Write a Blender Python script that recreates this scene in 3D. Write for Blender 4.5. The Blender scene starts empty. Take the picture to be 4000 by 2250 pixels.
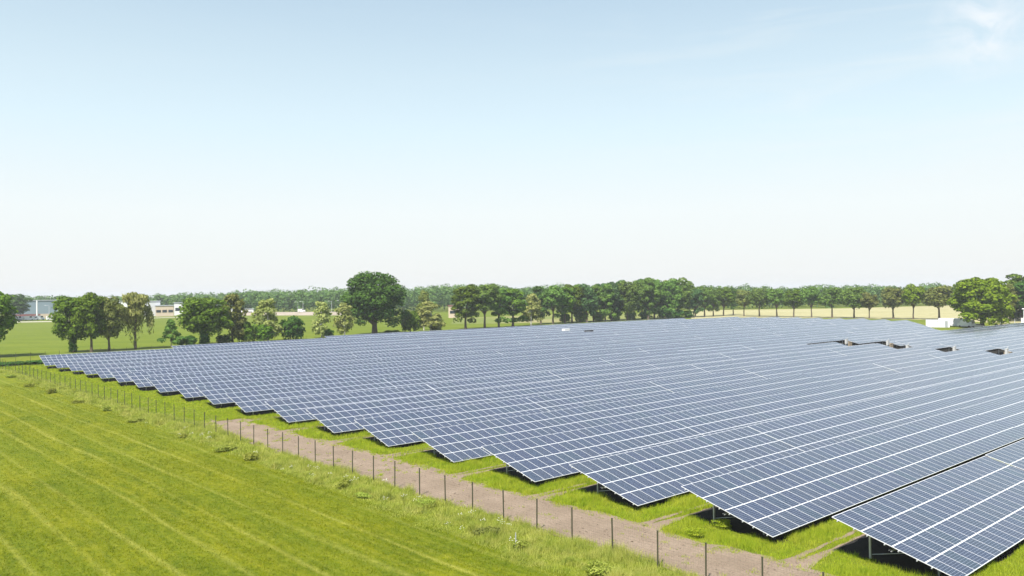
import bpy, math, random
import numpy as np
from mathutils import Matrix, Vector

random.seed(7)
S = bpy.context.scene
COL = S.collection
R = math.radians

# ------------------------------------------------------------------ survey of the place
F, PITCH, ROLL, H = 3077.16, -0.0055914, -0.0121713, 14.781      # lens (4000 px frame), tilt, roll, flying height
TH = 0.7157990                                                   # direction of the table rows
TILT = 0.2653057                                                 # tilt of the tables
ML, MW = 1.67, 1.01                                              # module pitch up the slope / along the row
NM = 23                                                          # modules along one table
CT, ST = math.cos(TH), math.sin(TH)
ROWS = [[41.39, 14.74, 0.56], [40.95, 24.48, 0.54], [40.77, 34.33, 0.44], [40.15, 43.79, 0.50], [40.37, 54.25, 0.33],
        [40.02, 64.11, 0.36], [39.48, 73.66, 0.49], [39.14, 83.58, 0.47], [38.27, 93.51, 0.63], [37.99, 103.2, 0.66],
        [37.6, 112.7, 0.65], [37.06, 122.04, 0.65], [36.61, 131.16, 0.69], [36.15, 140.39, 0.79], [35.76, 149.73, 0.76],
        [35.43, 159.0, 0.82], [35.06, 168.21, 0.86], [34.43, 177.4, 0.9], [34.06, 186.77, 0.81],
        [64.2, 196.1, 0.82], [110.6, 205.3, 0.82]]
U_END = [118, 184, 258, 326, 340, 340, 340, 340, 259, 275, 298, 312, 314, 316, 316, 316, 316, 314, 312, 312, 284]


def W(u, v, z=0.0):
    return Vector((u * CT - v * ST, u * ST + v * CT, z))


def ray(x, y):
    a, b = x - 2000.0, y - 1125.0
    X = a * math.cos(ROLL) + b * math.sin(ROLL)
    Y = -a * math.sin(ROLL) + b * math.cos(ROLL)
    d = (X / F, 1.0, -Y / F)
    return (d[0], math.cos(PITCH) * d[1] + math.sin(PITCH) * d[2], -math.sin(PITCH) * d[1] + math.cos(PITCH) * d[2])


def ground(x, y, z=0.0):
    d = ray(x, y)
    s = (z - H) / d[2]
    return Vector((d[0] * s, d[1] * s, z))


def uvof(p):
    return (p[0] * CT + p[1] * ST, -p[0] * ST + p[1] * CT)


def horizon(x):
    return 1166.5 - (x / 4000.0) * 48.6


def col(x, v=None, u=None, d=None):
    """ground point seen in image column x, at row coordinate v or u, or at depth d"""
    r = ray(x, horizon(x) + 80)
    if v is not None:
        s = v / (-r[0] * ST + r[1] * CT)
    elif u is not None:
        s = u / (r[0] * CT + r[1] * ST)
    else:
        s = d / r[1]
    return Vector((r[0] * s, r[1] * s, 0.0))


def height_to(x, ytop, depth):
    return H - (ytop - horizon(x)) * depth / F


# ------------------------------------------------------------------ node helpers
def new_mat(name):
    m = bpy.data.materials.new(name)
    m.use_nodes = True
    nt = m.node_tree
    nt.nodes.clear()
    out = nt.nodes.new('ShaderNodeOutputMaterial')
    return m, nt, out


def nd(nt, kind, **kw):
    n = nt.nodes.new(kind)
    for k, v in kw.items():
        if k in n.inputs:
            n.inputs[k].default_value = v
        else:
            setattr(n, k, v)
    return n


def ln(nt, a, b):
    nt.links.new(a, b)


def mixc(nt, fac, a, b, mode='MIX'):
    n = nt.nodes.new('ShaderNodeMix')
    n.data_type = 'RGBA'
    n.blend_type = mode
    for s, v in ((n.inputs[0], fac), (n.inputs[6], a), (n.inputs[7], b)):
        if hasattr(v, 'is_linked'):
            ln(nt, v, s)
        elif isinstance(v, (int, float)):
            s.default_value = v
        else:
            s.default_value = (v[0], v[1], v[2], 1)
    return n.outputs[2]


def mth(nt, op, a, b=None, c=None):
    n = nt.nodes.new('ShaderNodeMath')
    n.operation = op
    for i, v in enumerate((a, b, c)):
        if v is None:
            continue
        if hasattr(v, 'is_linked'):
            ln(nt, v, n.inputs[i])
        else:
            n.inputs[i].default_value = v
    return n.outputs[0]


def ramp(nt, fac, stops):
    n = nt.nodes.new('ShaderNodeValToRGB')
    e = n.color_ramp.elements
    while len(e) < len(stops):
        e.new(0.5)
    for el, (p, c) in zip(e, stops):
        el.position = p
        el.color = (c[0], c[1], c[2], 1) if not isinstance(c, (int, float)) else (c, c, c, 1)
    ln(nt, fac, n.inputs[0])
    return n.outputs[0]


def noise(nt, vec, scale, detail=4.0, rough=0.55, dist=0.0):
    n = nd(nt, 'ShaderNodeTexNoise', Scale=scale, Detail=detail, Roughness=rough, Distortion=dist)
    ln(nt, vec, n.inputs['Vector'])
    return n.outputs['Fac']


def coords(nt, which='Object', scale=None):
    t = nt.nodes.new('ShaderNodeTexCoord')
    o = t.outputs[which]
    if scale:
        m = nt.nodes.new('ShaderNodeMapping')
        m.inputs['Scale'].default_value = scale
        ln(nt, o, m.inputs[0])
        o = m.outputs[0]
    return o


def bump(nt, h, strength, dist):
    b = nd(nt, 'ShaderNodeBump', Strength=strength, Distance=dist)
    ln(nt, h, b.inputs['Height'])
    return b.outputs[0]


def simple(name, colr, rough=0.6, metal=0.0, var=0.0, scale=3.0, spec=0.5):
    m, nt, out = new_mat(name)
    b = nd(nt, 'ShaderNodeBsdfPrincipled', Roughness=rough, Metallic=metal)
    b.inputs['Specular IOR Level'].default_value = spec
    if var:
        f = noise(nt, coords(nt), scale, 5)
        c = mixc(nt, f, [x * (1 - var) for x in colr], [min(1, x * (1 + var)) for x in colr])
        ln(nt, c, b.inputs['Base Color'])
    else:
        b.inputs['Base Color'].default_value = (*colr, 1)
    ln(nt, b.outputs[0], out.inputs[0])
    return m


def leaf_mat(name, dark, light, trans=0.3, tcol=None, objvar=True, patch=None):
    m, nt, out = new_mat(name)
    g = nt.nodes.new('ShaderNodeNewGeometry')
    c = mixc(nt, g.outputs['Random Per Island'], dark, light)
    if patch:
        o_ = coords(nt)
        c = mixc(nt, ramp(nt, noise(nt, o_, 0.55, 4, 0.6), [(0.38, 0.0), (0.66, 0.75)]), c, mixc(nt, g.outputs['Random Per Island'], patch[0], patch[1]))
        c = mixc(nt, ramp(nt, noise(nt, o_, 1.7, 3, 0.6), [(0.48, 0.0), (0.62, 0.6)]), c, mixc(nt, 1.0, c, (0.55, 0.68, 0.55), 'MULTIPLY'))
    if objvar:
        oi = nt.nodes.new('ShaderNodeObjectInfo')
        hsv = nt.nodes.new('ShaderNodeHueSaturation')
        ln(nt, mth(nt, 'MULTIPLY_ADD', oi.outputs['Random'], 0.03, 0.485), hsv.inputs['Hue'])
        ln(nt, mth(nt, 'MULTIPLY_ADD', oi.outputs['Random'], 0.35, 0.85), hsv.inputs['Value'])
        ln(nt, c, hsv.inputs['Color'])
        c = hsv.outputs[0]
    d = nd(nt, 'ShaderNodeBsdfPrincipled', Roughness=0.75)
    d.inputs['Specular IOR Level'].default_value = 0.10
    ln(nt, c, d.inputs['Base Color'])
    t = nt.nodes.new('ShaderNodeBsdfTranslucent')
    ln(nt, mixc(nt, 1.0, c, tcol or (1.3, 1.4, 0.5), 'MULTIPLY'), t.inputs[0])
    mx = nt.nodes.new('ShaderNodeMixShader')
    mx.inputs[0].default_value = trans
    ln(nt, d.outputs[0], mx.inputs[1])
    ln(nt, t.outputs[0], mx.inputs[2])
    ln(nt, mx.outputs[0], out.inputs[0])
    return m


# ------------------------------------------------------------------ mesh helpers
class MB:
    """collects boxes, tubes and quads, then links them as one mesh object"""

    def __init__(self):
        self.v, self.f, self.m, self.uv = [], [], [], []

    def quad(self, pts, mi=0, uv=None):
        n = len(self.v)
        self.v += [tuple(p) for p in pts]
        self.f.append(tuple(range(n, n + len(pts))))
        self.m.append(mi)
        self.uv.append(uv or [(0, 0)] * len(pts))

    def box(self, x0, x1, y0, y1, z0, z1, mi=0):
        n = len(self.v)
        self.v += [(x, y, z) for z in (z0, z1) for y in (y0, y1) for x in (x0, x1)]
        for q in ((0, 2, 3, 1), (4, 5, 7, 6), (0, 1, 5, 4), (2, 6, 7, 3), (0, 4, 6, 2), (1, 3, 7, 5)):
            self.f.append(tuple(n + i for i in q))
            self.m.append(mi)
            self.uv.append([(0, 0)] * 4)

    def tube(self, pts, rads, seg=8, mi=0, cap=True):
        n0 = len(self.v)
        P = [Vector(p) for p in pts]
        for i, p in enumerate(P):
            t = (P[min(i + 1, len(P) - 1)] - P[max(i - 1, 0)]).normalized()
            a = t.orthogonal().normalized() if abs(t.z) < 0.9 else Vector((1, 0, 0))
            a = (a - t * a.dot(t)).normalized()
            b = t.cross(a)
            r = rads[i] if isinstance(rads, (list, tuple)) else rads
            for k in range(seg):
                w = 2 * math.pi * k / seg
                self.v.append(tuple(p + a * (r * math.cos(w)) + b * (r * math.sin(w))))
        for i in range(len(P) - 1):
            for k in range(seg):
                k2 = (k + 1) % seg
                self.f.append((n0 + i * seg + k, n0 + i * seg + k2, n0 + (i + 1) * seg + k2, n0 + (i + 1) * seg + k))
                self.m.append(mi)
                self.uv.append([(0, 0)] * 4)
        if cap:
            for base in (n0, n0 + (len(P) - 1) * seg):
                self.f.append(tuple(range(base, base + seg)))
                self.m.append(mi)
                self.uv.append([(0, 0)] * seg)

    def mesh(self, name, mats):
        me = bpy.data.meshes.new(name)
        me.from_pydata(self.v, [], self.f)
        for m in mats:
            me.materials.append(m)
        me.polygons.foreach_set('material_index', self.m)
        l = me.uv_layers.new(name='UVMap')
        l.data.foreach_set('uv', [c for f in self.uv for p in f for c in p])
        me.update()
        return me

    def build(self, name, mats, parent=None):
        return link(name, self.mesh(name, mats if isinstance(mats, list) else [mats]), parent)


def link(name, me, parent=None):
    o = bpy.data.objects.new(name, me)
    COL.objects.link(o)
    if parent:
        o.parent = parent
    return o


def npmesh(name, V, Fa, mats, mi=None, smooth=False):
    """fast mesh from arrays; Fa is (n, k)"""
    me = bpy.data.meshes.new(name)
    n, k = Fa.shape
    me.vertices.add(len(V))
    me.vertices.foreach_set('co', np.ascontiguousarray(V, dtype=np.float32).ravel())
    me.loops.add(n * k)
    me.loops.foreach_set('vertex_index', np.ascontiguousarray(Fa, dtype=np.int32).ravel())
    me.polygons.add(n)
    me.polygons.foreach_set('loop_start', np.arange(0, n * k, k, dtype=np.int32))
    for m in mats:
        me.materials.append(m)
    if mi is not None:
        me.polygons.foreach_set('material_index', np.asarray(mi, dtype=np.int32))
    me.update(calc_edges=True)
    return me


def tag(o, label=None, cat=None, group=None, kind=None):
    if label:
        o['label'] = label
    if cat:
        o['category'] = cat
    if group:
        o['group'] = group
    if kind:
        o['kind'] = kind
    return o


def empty(name, loc=(0, 0, 0), rz=0.0):
    o = bpy.data.objects.new(name, None)
    o.empty_display_size = 0.3
    COL.objects.link(o)
    o.location = loc
    o.rotation_euler = (0, 0, rz)
    return o


ORD = ['first', 'second', 'third', 'fourth', 'fifth', 'sixth', 'seventh', 'eighth', 'ninth', 'tenth', 'eleventh', 'twelfth',
       'thirteenth', 'fourteenth', 'fifteenth', 'sixteenth', 'seventeenth', 'eighteenth', 'nineteenth', 'twentieth', 'twenty-first',
       'twenty-second', 'twenty-third', 'twenty-fourth', 'twenty-fifth', 'twenty-sixth', 'twenty-seventh', 'twenty-eighth', 'twenty-ninth', 'thirtieth']

# ------------------------------------------------------------------ camera
cam = bpy.data.cameras.new('camera')
cam.sensor_width = 36.0
cam.lens = 36.0 * F / 4000.0
cam.clip_start = 0.5
cam.clip_end = 20000
co = bpy.data.objects.new('camera', cam)
COL.objects.link(co)
up0 = Vector((0, math.sin(PITCH), math.cos(PITCH)))
fw = Vector((0, math.cos(PITCH), -math.sin(PITCH)))
rt0 = Vector((1, 0, 0))
rt = rt0 * math.cos(ROLL) + up0 * math.sin(ROLL)
up = -rt0 * math.sin(ROLL) + up0 * math.cos(ROLL)
M = Matrix.Identity(4)
for i in range(3):
    M[i][0], M[i][1], M[i][2] = rt[i], up[i], -fw[i]
M[2][3] = H
co.matrix_world = M
S.camera = co

# ------------------------------------------------------------------ light and sky
EL = R(56)
sx, sy = -0.371, -0.928
to_sun = Vector((sx * math.cos(EL), sy * math.cos(EL), math.sin(EL))).normalized()
sl = bpy.data.lights.new('sun', 'SUN')
sl.energy = 4.4
sl.angle = R(0.53)
sl.color = (1.0, 0.95, 0.86)
so = bpy.data.objects.new('sun', sl)
COL.objects.link(so)
so.rotation_euler = (-to_sun).to_track_quat('-Z', 'Y').to_euler()

wd = bpy.data.worlds.new('World')
S.world = wd
wd.use_nodes = True
nt = wd.node_tree
nt.nodes.clear()
sky = nt.nodes.new('ShaderNodeTexSky')
sky.sky_type = 'NISHITA'
sky.sun_disc = False
sky.sun_elevation = EL
sky.sun_rotation = math.atan2(sx, sy)
sky.altitude = 50
sky.air_density = 1.0
sky.dust_density = 0.8
sky.ozone_density = 1.0
tc = nt.nodes.new('ShaderNodeTexCoord')
# summer haze: the sky pales towards the horizon, with thin streaks of high cloud at the sides
sepg = nt.nodes.new('ShaderNodeSeparateXYZ')
ln(nt, tc.outputs['Generated'], sepg.inputs[0])
hz = ramp(nt, sepg.outputs[2], [(0.0, 0.98), (0.13, 0.94), (0.28, 0.80), (0.46, 0.50), (0.70, 0.0)])
mp = nt.nodes.new('ShaderNodeMapping')
mp.inputs['Scale'].default_value = (1.0, 1.0, 9.0)
mp.inputs['Rotation'].default_value = (0.0, R(5), 0.0)
ln(nt, tc.outputs['Generated'], mp.inputs[0])
cn = noise(nt, mp.outputs[0], 3.0, 8, 0.6, 0.5)
veil = ramp(nt, cn, [(0.48, 0.0), (0.78, 0.5)])
c1 = mixc(nt, hz, sky.outputs[0], ramp(nt, sepg.outputs[2], [(0.0, (4.16, 4.20, 4.12)), (0.10, (4.22, 4.48, 4.48)), (0.20, (3.62, 4.34, 4.60)), (0.36, (2.80, 3.52, 3.80))]))
side = ramp(nt, mth(nt, 'MULTIPLY_ADD', sepg.outputs[0], 0.5, 0.5), [(0.50, 0.08), (0.66, 1.0)])
c2 = mixc(nt, mth(nt, 'MULTIPLY', veil, side), c1, (4.2, 4.45, 4.5))
dv = Vector(ray(3835, 110)).normalized()
dt = nt.nodes.new('ShaderNodeVectorMath')
dt.operation = 'DISTANCE'
dt.inputs[1].default_value = dv
ln(nt, tc.outputs['Generated'], dt.inputs[0])
pf = noise(nt, tc.outputs['Generated'], 22, 6, 0.6, 0.8)
puff = mth(nt, 'MULTIPLY', ramp(nt, dt.outputs['Value'], [(0.0, 1.0), (0.055, 0.0)]), ramp(nt, pf, [(0.36, 0.0), (0.62, 1.0)]))
cc = mixc(nt, puff, c2, (4.4, 4.6, 4.8))
bg = nd(nt, 'ShaderNodeBackground', Strength=0.12)
ln(nt, cc, bg.inputs[0])
wo = nt.nodes.new('ShaderNodeOutputWorld')
ln(nt, bg.outputs[0], wo.inputs[0])

S.view_settings.view_transform = 'Standard'
S.view_settings.look = 'None'
S.view_settings.exposure = 0.85
S.view_settings.gamma = 1.0

# ------------------------------------------------------------------ materials
M_frame = simple('aluminium_frame', (0.66, 0.67, 0.68), 0.45, 0.0, 0.04, 0.7)
M_steel = simple('galvanised_steel', (0.46, 0.48, 0.48), 0.5, 0.35, 0.15, 6)
M_steel2 = simple('dull_steel', (0.30, 0.31, 0.31), 0.6, 0.3, 0.15, 6)
M_post = simple('fence_post_green', (0.060, 0.058, 0.030), 0.7, 0.0, 0.25, 5)
M_wire = simple('fence_wire_green', (0.07, 0.10, 0.05), 0.6, 0.0)
M_white = simple('white_paint', (0.80, 0.80, 0.79), 0.45, 0.0, 0.05, 0.5)
M_black = simple('black_rubber', (0.02, 0.02, 0.02), 0.7)
M_glassd = simple('dark_window_glass', (0.02, 0.03, 0.04), 0.08)
M_grey = simple('grey_metal', (0.30, 0.32, 0.34), 0.5, 0.0, 0.1, 1)


def panel_material():
    m, nt, out = new_mat('solar_cells')
    uv = coords(nt, 'UV')
    sp = nt.nodes.new('ShaderNodeSeparateXYZ')
    ln(nt, uv, sp.inputs[0])
    cx = mth(nt, 'ABSOLUTE', mth(nt, 'SUBTRACT', mth(nt, 'FRACT', sp.outputs[0]), 0.5))
    cy = mth(nt, 'ABSOLUTE', mth(nt, 'SUBTRACT', mth(nt, 'FRACT', sp.outputs[1]), 0.5))
    gap = mth(nt, 'MAXIMUM', mth(nt, 'GREATER_THAN', cy, 0.452), mth(nt, 'GREATER_THAN', cx, 0.474))
    # three busbars per cell, running up the slope
    b3 = mth(nt, 'ABSOLUTE', mth(nt, 'SUBTRACT', mth(nt, 'FRACT', mth(nt, 'MULTIPLY', sp.outputs[0], 3.0)), 0.5))
    bus = mth(nt, 'MULTIPLY', mth(nt, 'LESS_THAN', b3, 0.03), 0.35)
    line = mth(nt, 'MAXIMUM', gap, bus)
    fl = nt.nodes.new('ShaderNodeVectorMath')
    fl.operation = 'FLOOR'
    ln(nt, uv, fl.inputs[0])
    g = nt.nodes.new('ShaderNodeNewGeometry')
    oi = nt.nodes.new('ShaderNodeObjectInfo')
    rnd = mth(nt, 'FRACT', mth(nt, 'ADD', g.outputs['Random Per Island'], mth(nt, 'MULTIPLY', oi.outputs['Random'], 7.31)))
    ad = nt.nodes.new('ShaderNodeVectorMath')
    ad.operation = 'ADD'
    ln(nt, fl.outputs[0], ad.inputs[0])
    cb = nt.nodes.new('ShaderNodeCombineXYZ')
    ln(nt, mth(nt, 'MULTIPLY', rnd, 93.0), cb.inputs[2])
    ln(nt, cb.outputs[0], ad.inputs[1])
    wn = nt.nodes.new('ShaderNodeTexWhiteNoise')
    ln(nt, ad.outputs[0], wn.inputs[0])
    base = ramp(nt, rnd, [(0.0, (0.007, 0.017, 0.054)), (0.35, (0.016, 0.016, 0.048)), (0.6, (0.007, 0.022, 0.042)), (0.85, (0.022, 0.024, 0.036)), (1.0, (0.008, 0.034, 0.040))])
    cell = mixc(nt, 0.55, base, mixc(nt, wn.outputs[0], (0.005, 0.010, 0.030), (0.018, 0.027, 0.060)))
    c = mixc(nt, line, cell, (0.22, 0.255, 0.32))
    # soiling: pale dust film
    du = noise(nt, coords(nt, 'Object'), 0.8, 4)
    c = mixc(nt, mth(nt, 'MULTIPLY_ADD', du, 0.04, 0.0), c, (0.36, 0.37, 0.37))
    p = nd(nt, 'ShaderNodeBsdfPrincipled', Roughness=0.13)
    p.inputs['Specular IOR Level'].default_value = 0.5
    p.inputs['IOR'].default_value = 1.53
    p.inputs['Sheen Weight'].default_value = 0.22      # dust film that pales the glass at grazing view
    p.inputs['Sheen Roughness'].default_value = 0.35
    p.inputs['Sheen Tint'].default_value = (0.85, 0.93, 1.0, 1)
    ln(nt, c, p.inputs['Base Color'])
    ln(nt, p.outputs[0], out.inputs[0])
    return m


M_cells = panel_material()


def mown_material(name='mown_meadow', blade=False):
    m, nt, out = new_mat(name)
    o = coords(nt)
    sp = nt.nodes.new('ShaderNodeSeparateXYZ')
    ln(nt, o, sp.inputs[0])
    wob = noise(nt, coords(nt, 'Object', (0.25, 0.02, 0.1)), 1.0, 3)
    s = mth(nt, 'ADD', mth(nt, 'ADD', sp.outputs[0], mth(nt, 'MULTIPLY', sp.outputs[1], 0.036)), mth(nt, 'MULTIPLY', wob, 2.2))
    # mowing bands: pale clipped ridges about 2.8 m apart, and a wider light/dark pass
    f1 = mth(nt, 'ABSOLUTE', mth(nt, 'SUBTRACT', mth(nt, 'FRACT', mth(nt, 'DIVIDE', s, 2.8)), 0.5))
    ridge = ramp(nt, f1, [(0.0, 0.0), (0.385, 0.04), (0.5, 1.0)])
    f3 = mth(nt, 'ABSOLUTE', mth(nt, 'SUBTRACT', mth(nt, 'FRACT', mth(nt, 'DIVIDE', s, 0.93)), 0.5))
    ridge = mth(nt, 'MAXIMUM', ridge, mth(nt, 'MULTIPLY', ramp(nt, f3, [(0.25, 0.0), (0.5, 1.0)]), 0.30))
    f2 = mth(nt, 'ABSOLUTE', mth(nt, 'SUBTRACT', mth(nt, 'FRACT', mth(nt, 'DIVIDE', s, 6.1)), 0.5))
    brk = noise(nt, coords(nt, 'Object', (0.40, 0.045, 1)), 1.0, 6, 0.68)
    fine = noise(nt, coords(nt, 'Object', (1.0, 0.55, 1)), 2.6, 9, 0.78)
    mid = noise(nt, coords(nt, 'Object', (1.0, 0.3, 1)), 0.55, 6, 0.65, 0.6)
    big = noise(nt, o, 0.045, 4, 0.55, 0.4)
    c = ramp(nt, mid, [(0.30, (0.088, 0.124, 0.002)), (0.5, (0.152, 0.176, 0.003)), (0.70, (0.228, 0.230, 0.007))])
    c = mixc(nt, ramp(nt, big, [(0.36, 0.0), (0.68, 0.75)]), c, (0.185, 0.195, 0.003))
    c = mixc(nt, mth(nt, 'MULTIPLY', ridge, ramp(nt, brk, [(0.30, 0.10), (0.68, 0.80)])), c, (0.34, 0.325, 0.060))
    c = mixc(nt, mth(nt, 'MULTIPLY', ramp(nt, f2, [(0.2, 0.0), (0.5, 1.0)]), 0.45), c, (0.115, 0.155, 0.003))
    c = mixc(nt, ramp(nt, fine, [(0.38, 0.62), (0.58, 0.0)]), c, mixc(nt, 1.0, c, (0.46, 0.60, 0.40), 'MULTIPLY'))
    c = mixc(nt, ramp(nt, fine, [(0.56, 0.0), (0.74, 0.55)]), c, (0.28, 0.28, 0.06))
    if blade:
        g = nt.nodes.new('ShaderNodeNewGeometry')
        c = mixc(nt, g.outputs['Random Per Island'], mixc(nt, 1.0, c, (0.84, 0.90, 0.8), 'MULTIPLY'), mixc(nt, 1.0, c, (1.32, 1.26, 1.35), 'MULTIPLY'))
    b = nd(nt, 'ShaderNodeBsdfPrincipled', Roughness=0.9)
    b.inputs['Specular IOR Level'].default_value = 0.15
    ln(nt, c, b.inputs['Base Color'])
    if not blade:
        ln(nt, bump(nt, mth(nt, 'ADD', mth(nt, 'MULTIPLY', fine, 0.6), mth(nt, 'MULTIPLY', mid, 0.8)), 0.9, 0.22), b.inputs['Normal'])
    if blade:
        t = nt.nodes.new('ShaderNodeBsdfTranslucent')
        ln(nt, mixc(nt, 1.0, c, (1.2, 1.2, 0.8), 'MULTIPLY'), t.inputs[0])
        mx = nt.nodes.new('ShaderNodeMixShader')
        mx.inputs[0].default_value = 0.45
        ln(nt, b.outputs[0], mx.inputs[1])
        ln(nt, t.outputs[0], mx.inputs[2])
        ln(nt, mx.outputs[0], out.inputs[0])
    else:
        ln(nt, b.outputs[0], out.inputs[0])
    return m


def field_material(name, a, b_, c_, sc=0.12, stretch=(1, 1, 1), bs=0.5):
    m, nt, out = new_mat(name)
    o = coords(nt, 'Object', stretch)
    n1 = noise(nt, o, sc, 6, 0.62, 0.5)
    n2 = noise(nt, o, sc * 14, 5, 0.7)
    c = ramp(nt, n1, [(0.3, a), (0.52, b_), (0.72, c_)])
    c = mixc(nt, ramp(nt, n2, [(0.36, 0.7), (0.58, 0.0)]), c, mixc(nt, 1.0, c, (0.55, 0.62, 0.5), 'MULTIPLY'))
    p = nd(nt, 'ShaderNodeBsdfPrincipled', Roughness=0.92)
    p.inputs['Specular IOR Level'].default_value = 0.12
    ln(nt, c, p.inputs['Base Color'])
    ln(nt, bump(nt, n2, bs, 0.2), p.inputs['Normal'])
    ln(nt, p.outputs[0], out.inputs[0])
    return m


def soil_material():
    m, nt, out = new_mat('sandy_soil')
    o = coords(nt)
    n1 = noise(nt, o, 0.35, 5, 0.6, 0.4)
    n2 = noise(nt, o, 7.0, 8, 0.75)
    n3 = noise(nt, coords(nt, 'Object', (2.2, 0.35, 1)), 0.8, 5, 0.6)
    c = ramp(nt, n1, [(0.3, (0.240, 0.182, 0.130)), (0.55, (0.300, 0.230, 0.168)), (0.75, (0.350, 0.274, 0.205))])
    c = mixc(nt, ramp(nt, n3, [(0.42, 0.0), (0.68, 0.45)]), c, (0.228, 0.172, 0.125))
    c = mixc(nt, ramp(nt, n2, [(0.34, 0.85), (0.50, 0.0)]), c, (0.135, 0.095, 0.065))
    p = nd(nt, 'ShaderNodeBsdfPrincipled', Roughness=0.95)
    p.inputs['Specular IOR Level'].default_value = 0.1
    ln(nt, c, p.inputs['Base Color'])
    ln(nt, bump(nt, mth(nt, 'ADD', n2, mth(nt, 'MULTIPLY', n3, 0.5)), 0.8, 0.12), p.inputs['Normal'])
    ln(nt, p.outputs[0], out.inputs[0])
    return m


M_mown = mown_material()
M_mown_blade = mown_material('mown_grass_blades', True)
M_meadow = field_material('far_meadow_grass', (0.108, 0.148, 0.010), (0.138, 0.176, 0.012), (0.170, 0.200, 0.018), 0.03, (1, 3.0, 1))
M_infield = field_material('rough_grass', (0.115, 0.150, 0.010), (0.16, 0.19, 0.012), (0.21, 0.22, 0.04), 0.25)
M_wheat = field_material('pale_crop', (0.36, 0.325, 0.165), (0.40, 0.36, 0.19), (0.44, 0.40, 0.225), 0.02, (1, 2, 1), 0.2)
M_soil = soil_material()
M_road = field_material('pale_roadside_earth', (0.30, 0.25, 0.20), (0.36, 0.30, 0.25), (0.40, 0.34, 0.29), 0.1)
M_bark = simple('grey_brown_bark', (0.10, 0.078, 0.055), 0.9, 0.0, 0.4, 4)
M_bark_pale = simple('pale_birch_bark', (0.50, 0.48, 0.43), 0.8, 0.0, 0.35, 6)
L_oak = leaf_mat('oak_leaves', (0.050, 0.100, 0.008), (0.155, 0.240, 0.024))
L_dark = leaf_mat('dark_leaves', (0.030, 0.085, 0.012), (0.100, 0.205, 0.034))
L_mid = leaf_mat('mid_green_leaves', (0.062, 0.122, 0.018), (0.170, 0.265, 0.052))
L_fresh = leaf_mat('fresh_green_leaves', (0.085, 0.145, 0.006), (0.215, 0.300, 0.018))
L_birch = leaf_mat('yellowish_birch_leaves', (0.160, 0.190, 0.045), (0.360, 0.370, 0.130))
L_olive = leaf_mat('olive_leaves', (0.095, 0.120, 0.028), (0.225, 0.245, 0.064))
L_teal = leaf_mat('cool_green_leaves', (0.040, 0.105, 0.030), (0.110, 0.210, 0.070))
L_forest = leaf_mat('far_wood_leaves', (0.050, 0.115, 0.024), (0.150, 0.245, 0.066), objvar=False)
L_grass = leaf_mat('tall_grass_blades', (0.190, 0.272, 0.010), (0.400, 0.480, 0.032), 0.42, (1.2, 1.25, 0.4), objvar=False, patch=((0.27, 0.30, 0.02), (0.52, 0.52, 0.07)))
L_verge = leaf_mat('verge_grass_blades', (0.270, 0.295, 0.040), (0.560, 0.545, 0.170), 0.40, (1.2, 1.2, 0.6), objvar=False, patch=((0.19, 0.26, 0.015), (0.40, 0.46, 0.06)))
L_weed = leaf_mat('weed_leaves', (0.150, 0.195, 0.018), (0.36, 0.39, 0.080))
L_umbel = leaf_mat('white_umbels', (0.60, 0.60, 0.46), (0.80, 0.80, 0.66), 0.3, (1, 1, 0.9), objvar=False)

# ------------------------------------------------------------------ ground sheets
rng = np.random.default_rng(11)


def sheet(name, pts, mat, z, local=True, kind='structure'):
    """flat sheet from an outline; local outlines are in row coordinates"""
    me = bpy.data.meshes.new(name)
    me.from_pydata([(p[0], p[1], 0) for p in pts], [], [tuple(range(len(pts)))])
    me.materials.append(mat)
    o = link(name, me)
    o.location = (0, 0, z)
    if local:
        o.rotation_euler = (0, 0, TH)
    o['kind'] = kind
    return o


def jag(pts, amp, step, seed):
    r = random.Random(seed)
    out = []
    n = len(pts)
    for i in range(n):
        a, b = Vector((*pts[i], 0)), Vector((*pts[(i + 1) % n], 0))
        L = (b - a).length
        k = max(1, int(L / step))
        t = (b - a) / L
        nn = Vector((-t.y, t.x, 0))
        for j in range(k):
            p = a + (b - a) * (j / k) + nn * (r.uniform(-amp, amp) if j else 0)
            out.append((p.x, p.y))
    return out


G = sheet('ground', [(-4000, -1000), (4000, -1000), (4000, 6000), (-4000, 6000)], M_meadow, -0.02, False)


def fence_u(v):
    return 33.35 - 0.033 * (v - 26)


sheet('mown_field', [(-160, -40), (30.6, -40), (28.9, 30), (28.3, 80), (27.2, 130), (26.2, 163), (24.6, 190), (23, 214), (-160, 214)], M_mown, 0.0)
sheet('verge', jag([(30.6, -40), (45, -40), (44, 20), (41, 100), (38, 190), (36, 215), (24, 215), (24.6, 190), (26.2, 163), (27.2, 130), (28.3, 80), (28.9, 30)], 0.0, 400, 1), M_infield, -0.004)
sheet('solar_field_ground', [(45, -40), (350, -40), (350, 232), (24, 232), (24, 215), (36, 215), (38, 190), (41, 100), (44, 20)], M_infield, 0.0)
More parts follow.
